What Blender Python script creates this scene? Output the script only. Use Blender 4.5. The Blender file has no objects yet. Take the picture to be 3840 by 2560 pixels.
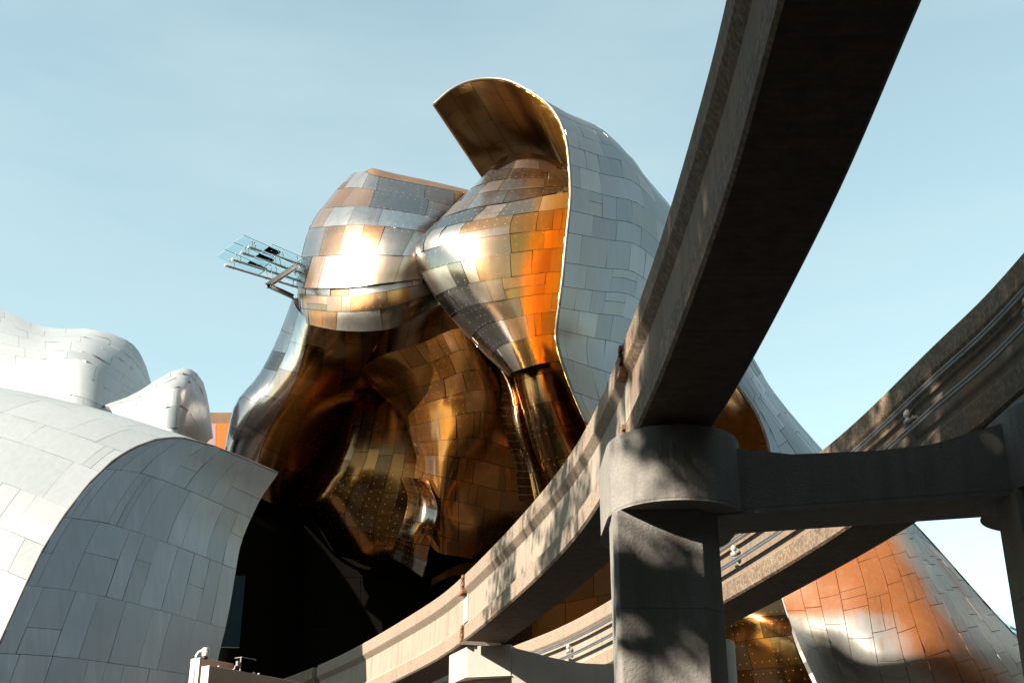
import bpy, bmesh, math, random
import numpy as np
from mathutils import Vector, Matrix

random.seed(11)
rng = np.random.default_rng(11)
scene = bpy.context.scene
COL = scene.collection
R = math.radians

# ------------------------------------------------------------------ camera
CAM_Z = 1.6
TANP = 0.45
PITCH = math.atan(TANP)
F = 4800.0
cam_d = bpy.data.cameras.new('camera')
cam_d.lens = 45.0
cam_d.sensor_width = 36.0
cam_d.clip_start = 0.1
cam_d.clip_end = 6000
cam = bpy.data.objects.new('camera', cam_d)
COL.objects.link(cam)
cam.location = (0, 0, CAM_Z)
cam.rotation_euler = (R(90) + PITCH, 0, 0)
scene.camera = cam

# ------------------------------------------------------------------ sky, sun, exposure
SUN = Vector((-0.70, -0.46, 0.55)).normalized()
SUN_EL = math.asin(SUN.z)
SUN_ROT = math.atan2(SUN.x, SUN.y)
world = bpy.data.worlds.new('World')
scene.world = world
world.use_nodes = True
wn = world.node_tree
wn.nodes.clear()
sky = wn.nodes.new('ShaderNodeTexSky')
sky.sky_type = 'NISHITA'
sky.sun_disc = False
sky.sun_elevation = SUN_EL
sky.sun_rotation = SUN_ROT
sky.air_density = 1.0
sky.dust_density = 0.12
sky.ozone_density = 1.0
tint = wn.nodes.new('ShaderNodeMix'); tint.data_type = 'RGBA'; tint.blend_type = 'MULTIPLY'
tint.inputs[0].default_value = 1.0
tint.inputs[7].default_value = (1.03, 0.97, 0.67, 1)
bg = wn.nodes.new('ShaderNodeBackground')
bg.inputs['Strength'].default_value = 0.125
wo = wn.nodes.new('ShaderNodeOutputWorld')
# faint high cloud veil
tc = wn.nodes.new('ShaderNodeTexCoord')
mp = wn.nodes.new('ShaderNodeMapping'); mp.inputs['Scale'].default_value = (1.6, 2.6, 7.0)
nz = wn.nodes.new('ShaderNodeTexNoise'); nz.inputs['Scale'].default_value = 1.6
nz.inputs['Detail'].default_value = 7; nz.inputs['Roughness'].default_value = 0.55
mr = wn.nodes.new('ShaderNodeMapRange'); mr.inputs[1].default_value = 0.45; mr.inputs[2].default_value = 0.8
mr.inputs[3].default_value = 0.20; mr.inputs[4].default_value = 0.55
veil = wn.nodes.new('ShaderNodeMix'); veil.data_type = 'RGBA'
veil.inputs[7].default_value = (1.75, 2.25, 2.35, 1)
L = wn.links.new
L(tc.outputs['Generated'], mp.inputs[0]); L(mp.outputs[0], nz.inputs['Vector']); L(nz.outputs[0], mr.inputs[0])
L(sky.outputs[0], tint.inputs[6]); L(tint.outputs[2], veil.inputs[6]); L(mr.outputs[0], veil.inputs[0])
L(veil.outputs[2], bg.inputs[0]); L(bg.outputs[0], wo.inputs[0])

sun_d = bpy.data.lights.new('sun', 'SUN')
sun_d.energy = 4.6
sun_d.angle = R(0.53)
sun_d.color = (1.0, 0.90, 0.76)
sun = bpy.data.objects.new('sun', sun_d)
COL.objects.link(sun)
sun.rotation_euler = SUN.to_track_quat('Z', 'Y').to_euler()
sun.location = (-30, -20, 40)

scene.view_settings.view_transform = 'Standard'
scene.view_settings.look = 'None'
scene.view_settings.exposure = 1.62
scene.view_settings.gamma = 1.0
scene.view_settings.use_curve_mapping = False
scene.render.engine = 'CYCLES'
cy = scene.cycles
cy.max_bounces = 10; cy.glossy_bounces = 6; cy.diffuse_bounces = 4; cy.transmission_bounces = 6
cy.sample_clamp_indirect = 20.0
cy.blur_glossy = 0.8
try:
    cy.use_denoising = True
    cy.denoiser = 'OPENIMAGEDENOISE'
except Exception:
    pass

# ------------------------------------------------------------------ helpers
SP, CP = math.sin(PITCH), math.cos(PITCH)

def at(px, py, Y):
    """point of the place seen at that spot of the photograph, Y metres down the street"""
    u = (px - 1920) / F; v = (1280 - py) / F
    dy = CP - SP * v; dz = SP + CP * v
    k = Y / dy
    return np.array((u * k, Y, CAM_Z + dz * k))

def to_px(p):
    x, y, z = p[0], p[1], p[2] - CAM_Z
    d = y * CP + z * SP
    return 1920 + F * x / d, 1280 - F * (z * CP - y * SP) / d

def link(o, parent=None):
    COL.objects.link(o)
    if parent is not None:
        o.parent = parent
        if parent.type == 'EMPTY':      # shapes are modelled where they stand
            o.matrix_parent_inverse = Matrix.Translation(-Vector(parent.location))
    return o

def empty(name, loc=(0, 0, 0), rz=0.0):
    o = bpy.data.objects.new(name, None)
    o.location = loc; o.rotation_euler = (0, 0, rz)
    o.empty_display_size = 0.3
    return link(o)

def tag(o, label=None, cat=None, group=None, kind=None):
    if label: o['label'] = label
    if cat: o['category'] = cat
    if group: o['group'] = group
    if kind: o['kind'] = kind
    return o

def mesh_obj(name, verts, faces, mats, parent=None, smooth=False, fmat=None):
    me = bpy.data.meshes.new(name)
    me.from_pydata([tuple(v) for v in verts], [], faces)
    for m in (mats if isinstance(mats, (list, tuple)) else [mats]):
        me.materials.append(m)
    if fmat is not None:
        me.polygons.foreach_set('material_index', fmat)
    if smooth:
        me.polygons.foreach_set('use_smooth', [True] * len(me.polygons))
    me.update()
    o = bpy.data.objects.new(name, me)
    return link(o, parent)

def bm_obj(name, bm, mat, parent=None, smooth=False, bevel=0.0, seg=2):
    if bevel > 0:
        bmesh.ops.remove_doubles(bm, verts=bm.verts[:], dist=1e-5)
        es = [e for e in bm.edges if len(e.link_faces) == 2 and e.calc_face_angle(0) > 0.5]
        bmesh.ops.bevel(bm, geom=es, offset=bevel, segments=seg, affect='EDGES', profile=0.5, clamp_overlap=True)
    bmesh.ops.recalc_face_normals(bm, faces=bm.faces[:])
    me = bpy.data.meshes.new(name)
    bm.to_mesh(me); bm.free()
    me.materials.append(mat)
    if smooth:
        for p in me.polygons: p.use_smooth = True
    return link(bpy.data.objects.new(name, me), parent)

def add_box(bm, c, s, rz=0.0, M=None):
    m = Matrix.Translation(c) @ Matrix.Rotation(rz, 4, 'Z') @ Matrix.Diagonal((s[0], s[1], s[2], 1))
    if M is not None:
        m = M @ m
    bmesh.ops.create_cube(bm, size=1.0, matrix=m)

def add_prism(bm, poly, z0, z1):
    n = len(poly)
    a = [bm.verts.new((p[0], p[1], z0)) for p in poly]
    b = [bm.verts.new((p[0], p[1], z1)) for p in poly]
    bm.faces.new(a); bm.faces.new(b)
    for i in range(n):
        j = (i + 1) % n
        bm.faces.new((a[i], a[j], b[j], b[i]))

def add_slab(bm, prof, origin, d, depth):
    """prof: (s, z) outline in the vertical plane through origin along d, pushed back by depth"""
    d = Vector((d[0], d[1], 0)).normalized(); nrm = Vector((-d.y, d.x, 0))
    A = [bm.verts.new((origin[0] + d.x * s, origin[1] + d.y * s, z)) for s, z in prof]
    B = [bm.verts.new((origin[0] + d.x * s + nrm.x * depth, origin[1] + d.y * s + nrm.y * depth, z)) for s, z in prof]
    bm.faces.new(A); bm.faces.new(B)
    n = len(prof)
    for i in range(n):
        j = (i + 1) % n
        bm.faces.new((A[i], A[j], B[j], B[i]))

def add_tube(bm, pts, r, n=10, cap=True, r_end=None):
    pts = [Vector(p) for p in pts]
    rings = []
    for i, p in enumerate(pts):
        t = (pts[min(i + 1, len(pts) - 1)] - pts[max(i - 1, 0)]).normalized()
        ref = Vector((0, 0, 1)) if abs(t.z) < 0.95 else Vector((1, 0, 0))
        a = t.cross(ref).normalized(); b = t.cross(a)
        rr = r if r_end is None else r + (r_end - r) * i / (len(pts) - 1)
        rings.append([bm.verts.new(p + (a * math.cos(2 * math.pi * k / n) + b * math.sin(2 * math.pi * k / n)) * rr) for k in range(n)])
    for i in range(len(rings) - 1):
        for k in range(n):
            bm.faces.new((rings[i][k], rings[i][(k + 1) % n], rings[i + 1][(k + 1) % n], rings[i + 1][k]))
    if cap:
        bm.faces.new(rings[0]); bm.faces.new(rings[-1])

def add_lathe(bm, prof, c, axis=(0, 0, 1), n=16):
    ax = Vector(axis).normalized()
    ref = Vector((1, 0, 0)) if abs(ax.x) < 0.9 else Vector((0, 1, 0))
    a = ax.cross(ref).normalized(); b = ax.cross(a)
    c = Vector(c); rings = []
    for r, h in prof:
        rings.append([bm.verts.new(c + ax * h + (a * math.cos(2 * math.pi * k / n) + b * math.sin(2 * math.pi * k / n)) * max(r, 1e-4)) for k in range(n)])
    for i in range(len(rings) - 1):
        for k in range(n):
            bm.faces.new((rings[i][k], rings[i][(k + 1) % n], rings[i + 1][(k + 1) % n], rings[i + 1][k]))
    bm.faces.new(rings[0]); bm.faces.new(rings[-1])

# ------------------------------------------------------------------ materials
class NT:
    def __init__(self, name):
        self.m = bpy.data.materials.new(name); self.m.use_nodes = True
        self.t = self.m.node_tree; self.t.nodes.clear()
        self.out = self.t.nodes.new('ShaderNodeOutputMaterial')
        self.b = self.t.nodes.new('ShaderNodeBsdfPrincipled')
        self.t.links.new(self.b.outputs[0], self.out.inputs[0])
    def n(self, typ, **kw):
        nd = self.t.nodes.new(typ)
        for k, v in kw.items():
            setattr(nd, k, v)
        return nd
    def l(self, a, b): self.t.links.new(a, b)
    def math(self, op, a, b=None, clamp=False):
        nd = self.n('ShaderNodeMath', operation=op, use_clamp=clamp)
        for i, x in enumerate((a, b)):
            if x is None: continue
            if isinstance(x, (int, float)): nd.inputs[i].default_value = x
            else: self.l(x, nd.inputs[i])
        return nd.outputs[0]
    def mix(self, f, a, b, mode='MIX'):
        nd = self.n('ShaderNodeMix', data_type='RGBA', blend_type=mode)
        for i, x in ((0, f), (6, a), (7, b)):
            if isinstance(x, (int, float)): nd.inputs[i].default_value = x
            elif isinstance(x, (tuple, list)): nd.inputs[i].default_value = (*x[:3], 1)
            else: self.l(x, nd.inputs[i])
        return nd.outputs[2]
    def noise(self, scale, detail=4, vec=None, rough=0.55, stretch=None):
        if vec is None:
            vec = self.n('ShaderNodeNewGeometry').outputs['Position']
        if stretch is not None:
            mpn = self.n('ShaderNodeMapping'); mpn.inputs['Scale'].default_value = stretch
            self.l(vec, mpn.inputs[0]); vec = mpn.outputs[0]
        nd = self.n('ShaderNodeTexNoise')
        nd.inputs['Scale'].default_value = scale; nd.inputs['Detail'].default_value = detail
        nd.inputs['Roughness'].default_value = rough
        self.l(vec, nd.inputs['Vector'])
        return nd.outputs[0]
    def rng(self, x, a, b, c=0.0, d=1.0):
        nd = self.n('ShaderNodeMapRange')
        self.l(x, nd.inputs[0])
        for i, v in enumerate((a, b, c, d)): nd.inputs[i + 1].default_value = v
        return nd.outputs[0]
    def attr(self, name):
        return self.n('ShaderNodeAttribute', attribute_name=name).outputs['Fac']
    def bump(self, h, strength, dist):
        nd = self.n('ShaderNodeBump'); nd.inputs['Strength'].default_value = strength; nd.inputs['Distance'].default_value = dist
        self.l(h, nd.inputs['Height']); self.l(nd.outputs[0], self.b.inputs['Normal'])
    def set(self, **kw):
        for k, v in kw.items():
            s = self.b.inputs[k.replace('_', ' ')]
            if isinstance(v, (int, float)): s.default_value = v
            elif isinstance(v, (tuple, list)): s.default_value = (*v[:3], 1)
            else: self.l(v, s)

def metal(name, cols, stain, rough=(0.25, 0.4), metallic=1.0, streak=0.3, streak_col=(0.2, 0.2, 0.2), rivet=(0.7, 0.6, 0.45),
          rivet_amt=1.0, wave=0.1, oxide=0.4, tone=0.0, pitch=0.30, rivet_r=0.0145):
    t = NT(name)
    tn = t.attr('tint')
    rp = t.n('ShaderNodeValToRGB')
    el = rp.color_ramp.elements
    while len(el) < len(cols): el.new(0.5)
    for i, c in enumerate(cols):
        el[i].position = i / (len(cols) - 1); el[i].color = (*c, 1)
    t.l(tn, rp.inputs[0])
    base = rp.outputs[0]
    if tone > 0:
        hv = t.n('ShaderNodeHueSaturation'); hv.inputs['Saturation'].default_value = 1.0
        t.l(t.rng(t.math('FRACT', t.math('MULTIPLY', tn, 37.7)), 0, 1, 1 - tone, 1 + tone), hv.inputs['Value'])
        t.l(base, hv.inputs['Color']); base = hv.outputs[0]
    st = t.attr('stain')  # mask for rust and weathering, also for painted glow and shade
    vert = t.noise(1.0, 5, stretch=(5.0, 5.0, 0.35))
    blot = t.noise(0.9, 4)
    s2 = t.math('MULTIPLY', st, t.rng(t.math('ADD', vert, t.math('MULTIPLY', blot, 0.7)), 0.5, 1.15, 0.7, 1.15), True)
    c = t.mix(s2, base, stain)
    sm = t.math('MULTIPLY', t.rng(vert, 0.48, 0.72), streak)
    c = t.mix(sm, c, streak_col)
    fine = t.noise(7, 3, stretch=(1, 1, 0.2))
    c = t.mix(t.rng(fine, 0.3, 0.7, 0.0, 0.12), c, (0.08, 0.07, 0.06))
    # rivet heads on a regular pitch, measured from each sheet's own corner
    uv = t.n('ShaderNodeUVMap', uv_map='UVMap')
    sx = t.n('ShaderNodeSeparateXYZ'); t.l(uv.outputs[0], sx.inputs[0])
    dx = t.math('SUBTRACT', t.math('FRACT', t.math('DIVIDE', sx.outputs[0], pitch)), 0.5)
    dy = t.math('SUBTRACT', t.math('FRACT', t.math('DIVIDE', sx.outputs[1], pitch * 1.15)), 0.5)
    d2 = t.math('ADD', t.math('MULTIPLY', dx, dx), t.math('MULTIPLY', dy, dy))
    ex = t.math('MINIMUM', sx.outputs[0], t.math('SUBTRACT', t.attr('pw'), sx.outputs[0]))
    ey = t.math('MINIMUM', sx.outputs[1], t.math('SUBTRACT', t.attr('ph'), sx.outputs[1]))
    near = t.math('LESS_THAN', t.math('MINIMUM', ex, ey), 0.30)
    rv = t.math('MULTIPLY', t.math('MULTIPLY', t.math('LESS_THAN', d2, (rivet_r / pitch) ** 2), near), rivet_amt)
    c = t.mix(rv, c, rivet)
    t.set(Base_Color=c)
    mt = t.math('MULTIPLY', t.math('MULTIPLY', t.math('SUBTRACT', 1.0, t.math('MULTIPLY', rv, 0.8)), t.math('SUBTRACT', 1.0, t.math('MULTIPLY', s2, oxide))), metallic)
    t.set(Metallic=mt)
    rr = t.rng(t.math('ADD', t.math('MULTIPLY', t.math('FRACT', t.math('MULTIPLY', tn, 9.7)), 0.6), t.math('MULTIPLY', blot, 0.5)), 0.15, 0.9, rough[0], rough[1])
    t.set(Roughness=rr)
    w = t.noise(0.55, 2)
    w2 = t.noise(2.2, 2, stretch=(1, 1, 0.4))
    t.bump(t.math('ADD', w, t.math('MULTIPLY', w2, 0.12)), wave, 0.5)
    return t.m

def plain(name, col, rough=0.6, metallic=0.0, vary=0.15, scale=3.0, spec=0.5):
    t = NT(name)
    n = t.noise(scale, 5)
    c = t.mix(t.rng(n, 0.3, 0.7), tuple(x * (1 - vary) for x in col), tuple(min(1, x * (1 + vary)) for x in col))
    t.set(Base_Color=c, Roughness=rough, Metallic=metallic)
    t.b.inputs['Specular IOR Level'].default_value = spec
    return t.m

def concrete(name, col, dark, speck=0.5, speck_scale=26.0, streak=0.5, bumpd=0.02, boards=False, rust=0.0, seam=0.0):
    t = NT(name)
    big = t.noise(0.7, 5)
    vert = t.noise(1.0, 6, stretch=(5.0, 5.0, 0.45), rough=0.65)
    sp = t.noise(speck_scale, 3, rough=0.7)
    c = t.mix(t.rng(big, 0.3, 0.7), tuple(x * 0.86 for x in col), col)
    c = t.mix(t.math('MULTIPLY', t.rng(vert, 0.45, 0.75), streak), c, dark)
    c = t.mix(t.math('MULTIPLY', t.rng(sp, 0.42, 0.62), speck), c, tuple(x * 0.42 for x in col))
    c = t.mix(t.math('MULTIPLY', t.rng(sp, 0.40, 0.30), speck * 0.8), c, tuple(min(1, x * 1.5) for x in col))
    h = t.math('ADD', sp, t.math('MULTIPLY', big, 1.5))
    if boards:
        bd = t.noise(1.0, 5, stretch=(1.2, 14.0, 14.0), rough=0.7)
        c = t.mix(t.math('MULTIPLY', t.rng(bd, 0.4, 0.65), 0.55), c, tuple(x * 0.45 for x in col))
        h = t.math('ADD', h, bd)
    if rust > 0:
        rb = t.noise(0.5, 4, stretch=(1.5, 1.5, 0.7))
        c = t.mix(t.math('MULTIPLY', t.rng(rb, 0.5, 0.75), rust), c, (0.28, 0.13, 0.05))
    if seam > 0:
        sz = t.n('ShaderNodeSeparateXYZ'); t.l(t.n('ShaderNodeNewGeometry').outputs['Position'], sz.inputs[0])
        fz = t.math('FRACT', t.math('DIVIDE', t.math('ADD', sz.outputs[2], t.math('MULTIPLY', big, 0.02)), 1.22))
        ln = t.math('LESS_THAN', fz, 0.011)
        c = t.mix(t.math('MULTIPLY', ln, seam), c, tuple(x * 0.35 for x in col))
        blotch = t.noise(2.4, 6, rough=0.7)
        c = t.mix(t.math('MULTIPLY', t.rng(blotch, 0.5, 0.72), 0.45), c, tuple(x * 0.55 for x in col))
        h = t.math('SUBTRACT', h, t.math('MULTIPLY', ln, 1.5))
    t.set(Base_Color=c, Roughness=0.85)
    t.b.inputs['Specular IOR Level'].default_value = 0.3
    t.bump(h, 0.6, bumpd)
    return t.m

M_SILVER = metal('pale_silver_sheet', [(0.32, 0.336, 0.344), (0.376, 0.392, 0.4), (0.424, 0.432, 0.432)], (0.205, 0.24, 0.275), (0.36, 0.52), 0.55,
                 0.30, (0.27, 0.25, 0.25), (0.25, 0.25, 0.25), 0.5, 0.05, tone=0.14)
M_CLEAN = metal('clean_silver_sheet', [(0.316, 0.328, 0.331), (0.34, 0.352, 0.355), (0.364, 0.371, 0.371)], (0.182, 0.182, 0.182), (0.36, 0.48), 0.35,
                0.06, (0.38, 0.38, 0.38), (0.28, 0.28, 0.28), 0.4, 0.008)
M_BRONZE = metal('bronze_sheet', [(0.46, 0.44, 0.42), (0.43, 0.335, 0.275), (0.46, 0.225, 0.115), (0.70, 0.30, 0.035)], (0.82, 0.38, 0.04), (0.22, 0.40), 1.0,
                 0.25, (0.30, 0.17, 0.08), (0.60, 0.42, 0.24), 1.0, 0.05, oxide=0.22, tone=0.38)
M_RUSTB = metal('dark_copper_sheet', [(0.40, 0.41, 0.43), (0.20, 0.125, 0.07), (0.24, 0.105, 0.032), (0.27, 0.090, 0.013)], (0.50, 0.17, 0.018), (0.15, 0.27), 1.0,
                0.3, (0.25, 0.12, 0.05), (0.27, 0.15, 0.06), 1.0, 0.06, tone=0.55)
M_HOOD = metal('hood_lining_amber_glow', [(0.16, 0.10, 0.055), (0.26, 0.12, 0.035), (0.80, 0.44, 0.09)], (0.92, 0.52, 0.08), (0.18, 0.32), 1.0,
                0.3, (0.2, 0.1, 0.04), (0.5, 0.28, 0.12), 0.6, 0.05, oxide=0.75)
M_BLUE = metal('blue_silver_sheet', [(0.14, 0.15, 0.16), (0.18, 0.18, 0.185), (0.225, 0.215, 0.20)], (0.19, 0.125, 0.085), (0.26, 0.38), 0.85,
                0.28, (0.20, 0.145, 0.11), (0.11, 0.10, 0.09), 0.6, 0.06, tone=0.25)
M_RUSTY = metal('rust_streaked_sheet', [(0.235, 0.235, 0.228), (0.275, 0.265, 0.24), (0.30, 0.278, 0.23)], (0.19, 0.052, 0.0038), (0.46, 0.58), 0.42,
                0.45, (0.22, 0.10, 0.035), (0.25, 0.2, 0.16), 0.6, 0.05, oxide=0.97)
M_ORANGE = metal('orange_red_sheet', [(0.36, 0.22, 0.23), (0.46, 0.11, 0.015), (0.52, 0.125, 0.006)], (0.7, 0.15, 0.03), (0.35, 0.5), 0.4,
                 0.1, (0.5, 0.1, 0.02), (0.9, 0.7, 0.4), 0.6, 0.05)
M_BACK = plain('joint_shadow_backing', (0.035, 0.033, 0.03), 0.8)
M_BACKB = plain('brown_joint_backing', (0.16, 0.09, 0.045), 0.5, 0.4)
M_TRIM = plain('pale_edge_trim', (0.30, 0.26, 0.23), 0.45, 0.5, 0.05)
M_VOID = plain('void_shade_black', (0.004, 0.0035, 0.003), 0.95, spec=0.0)  # near-black: painted shade of the hollow, also the dark lamp body
M_SBACK = plain('silver_joint_backing', (0.26, 0.28, 0.285), 0.7)
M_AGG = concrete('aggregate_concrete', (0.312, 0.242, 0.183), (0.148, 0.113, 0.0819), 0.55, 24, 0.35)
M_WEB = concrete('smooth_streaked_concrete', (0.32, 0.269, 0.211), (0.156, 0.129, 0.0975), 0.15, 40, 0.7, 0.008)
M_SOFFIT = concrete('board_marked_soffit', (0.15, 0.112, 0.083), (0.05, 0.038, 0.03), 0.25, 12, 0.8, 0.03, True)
M_AGGD = concrete('stained_shaded_aggregate_concrete', (0.234, 0.172, 0.121), (0.0624, 0.0468, 0.0351), 0.9, 15, 0.65, 0.03, False, 0.35)
M_WEBD = concrete('stained_shaded_web_concrete', (0.211, 0.16, 0.117), (0.078, 0.0546, 0.0429), 0.35, 18, 0.7, 0.012, False, 0.5)
M_PIER = concrete('shaded_pier_concrete', (0.25, 0.235, 0.215), (0.15, 0.135, 0.12), 0.22, 30, 0.7, 0.02, seam=0.6)  # darker copy of the pier concrete, holds the near pier's shade
M_PIERW = concrete('sunlit_pier_concrete', (0.406, 0.374, 0.328), (0.296, 0.265, 0.226), 0.10, 30, 0.35, 0.01)  # lighter copy, puts the sunlight on the far pier into its colour
M_STEEL = plain('dark_steel', (0.08, 0.08, 0.08), 0.45, 0.6)
M_ALU = plain('aluminium_rail', (0.30, 0.31, 0.32), 0.4, 0.7)
M_TUBE = plain('grey_painted_tube', (0.26, 0.27, 0.27), 0.4, 0.3)
M_WHITE = plain('white_paint', (0.68, 0.68, 0.663), 0.45, 0, 0.04)
M_PORC = plain('porcelain', (0.42, 0.40, 0.37), 0.3, 0, 0.08)
M_BROWN = plain('brown_wall_paint', (0.42, 0.285, 0.225), 0.75, 0, 0.10, 1.2)
M_RUSTP = plain('rusty_plate', (0.21, 0.105, 0.05), 0.85, 0.1, 0.6, 14)
M_GREYM = plain('grey_bracket', (0.24, 0.235, 0.225), 0.5, 0.2)
M_DOME = plain('smoked_dome', (0.05, 0.035, 0.03), 0.08, 0.0, 0.05)
M_BARK = plain('bark', (0.10, 0.075, 0.055), 0.9, 0, 0.4, 6)
def leaf_mat():
    t = NT('leaf_green')
    n = t.noise(2.0, 3)
    t.set(Base_Color=t.mix(t.rng(n, 0.3, 0.7), (0.035, 0.06, 0.015), (0.09, 0.12, 0.03)), Roughness=0.6)
    return t.m
M_LEAF = leaf_mat()
def glass_mat():
    t = NT('tinted_canopy_glass')
    t.set(Base_Color=(0.80, 0.93, 0.95), Roughness=0.02)
    t.b.inputs['Transmission Weight'].default_value = 1.0
    t.b.inputs['IOR'].default_value = 1.08
    return t.m
M_GLASS = glass_mat()
M_GEDGE = plain('glass_edge', (0.02, 0.08, 0.09), 0.2)
M_FRIT = plain('leaf_print', (0.55, 0.57, 0.52), 0.6)
M_WINDOW = plain('blue_window_glass', (0.008, 0.03, 0.045), 0.3, 0.0)

# ------------------------------------------------------------------ ground (below the frame)
def ground_mat():
    t = NT('asphalt_ground')
    n = t.noise(0.25, 6); f = t.noise(20, 3)
    c = t.mix(t.rng(n, 0.3, 0.7), (0.026, 0.025, 0.024), (0.042, 0.040, 0.037))
    c = t.mix(t.rng(f, 0.4, 0.7, 0, 0.4), c, (0.06, 0.057, 0.053))
    t.set(Base_Color=c, Roughness=0.9)
    return t.m
def paving_mat():
    t = NT('paving')
    n = t.noise(0.6, 5)
    t.set(Base_Color=t.mix(t.rng(n, 0.3, 0.7), (0.085, 0.075, 0.065), (0.125, 0.11, 0.097)), Roughness=0.9)
    return t.m
g = 3000
ground = mesh_obj('ground', [(-g, -g, 0), (g, -g, 0), (g, g, 0), (-g, g, 0)], [(0, 1, 2, 3)], ground_mat())
tag(ground, 'dark asphalt ground spreading under the monorail and museum', kind='structure')
bm = bmesh.new(); add_box(bm, (-9, 12, 0.06), (9, 60, 0.12)); add_box(bm, (12.5, 12, 0.06), (8, 60, 0.12))
pav = bm_obj('pavement', bm, paving_mat()); tag(pav, 'grey pavement strips either side of the road', kind='structure')

# ------------------------------------------------------------------ curved clad surfaces
class Surf:
    """smooth surface through a grid of points, walked by arc length"""
    def __init__(self, grid, px=True, flip=False):
        if px:
            P = np.array([[at(*p) for p in row] for row in grid])
        else:
            P = np.array(grid, float)
        top = 2 * P[:1] - P[1:2]; bot = 2 * P[-1:] - P[-2:-1]
        P = np.concatenate([top, P, bot], 0)
        lf = 2 * P[:, :1] - P[:, 1:2]; rt = 2 * P[:, -1:] - P[:, -2:-1]
        self.P = np.concatenate([lf, P, rt], 1)
        self.nr, self.nc = self.P.shape[0] - 2, self.P.shape[1] - 2
        self.mu = self.mv = None
        s = np.linspace(0, 1, 81)
        du = sum(np.linalg.norm(np.diff(self.raw(s, np.full(81, v)), axis=0), axis=1) for v in (0.15, 0.5, 0.85)) / 3
        dv = sum(np.linalg.norm(np.diff(self.raw(np.full(81, u), s), axis=0), axis=1) for u in (0.15, 0.35, 0.5, 0.65, 0.85)) / 5
        self.Lu, self.Lv = du.sum(), dv.sum()
        self.mu = (np.concatenate([[0], np.cumsum(du)]) / self.Lu, s)
        self.mv = (np.concatenate([[0], np.cumsum(dv)]) / self.Lv, s)
        n = self.normal(np.array([0.5]), np.array([0.5]), raw=True)[0]
        p = self(np.array([0.5]), np.array([0.5]))[0]
        self.sg = 1.0 if np.dot(n, p - np.array((0, 0, CAM_Z))) < 0 else -1.0
        if flip: self.sg = -self.sg
    def raw(self, u, v):
        a = np.clip(u, 0, 1) * (self.nc - 1); b = np.clip(v, 0, 1) * (self.nr - 1)
        i = np.minimum(a.astype(int), self.nc - 2); j = np.minimum(b.astype(int), self.nr - 2)
        def w(t):
            return np.stack([-0.5*t + t*t - 0.5*t**3, 1 - 2.5*t*t + 1.5*t**3, 0.5*t + 2*t*t - 1.5*t**3, -0.5*t*t + 0.5*t**3], -1)
        wu, wv = w(a - i), w(b - j)
        out = np.zeros(u.shape + (3,))
        for r in range(4):
            for c in range(4):
                out += (wv[..., r] * wu[..., c])[..., None] * self.P[j + r, i + c]
        return out
    def __call__(self, u, v):
        if self.mu is not None:
            u = np.interp(u, *self.mu); v = np.interp(v, *self.mv)
        return self.raw(u, v)
    def normal(self, u, v, raw=False):
        e = 2e-3
        a = self(np.clip(u + e, 0, 1), v) - self(np.clip(u - e, 0, 1), v)
        b = self(u, np.clip(v + e, 0, 1)) - self(u, np.clip(v - e, 0, 1))
        n = np.cross(a, b)
        n /= np.maximum(np.linalg.norm(n, axis=-1, keepdims=True), 1e-9)
        return n if raw else n * self.sg

def backing(name, S, mat, parent, off=-0.085, n=28, m=28):
    u, v = np.meshgrid(np.linspace(0, 1, n), np.linspace(0, 1, m))
    p = (S(u, v) + S.normal(u, v) * off).reshape(-1, 3)
    f = [(j * n + i, j * n + i + 1, (j + 1) * n + i + 1, (j + 1) * n + i) for j in range(m - 1) for i in range(n - 1)]
    return mesh_obj(name, p, f, mat, parent, smooth=True)

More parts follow.
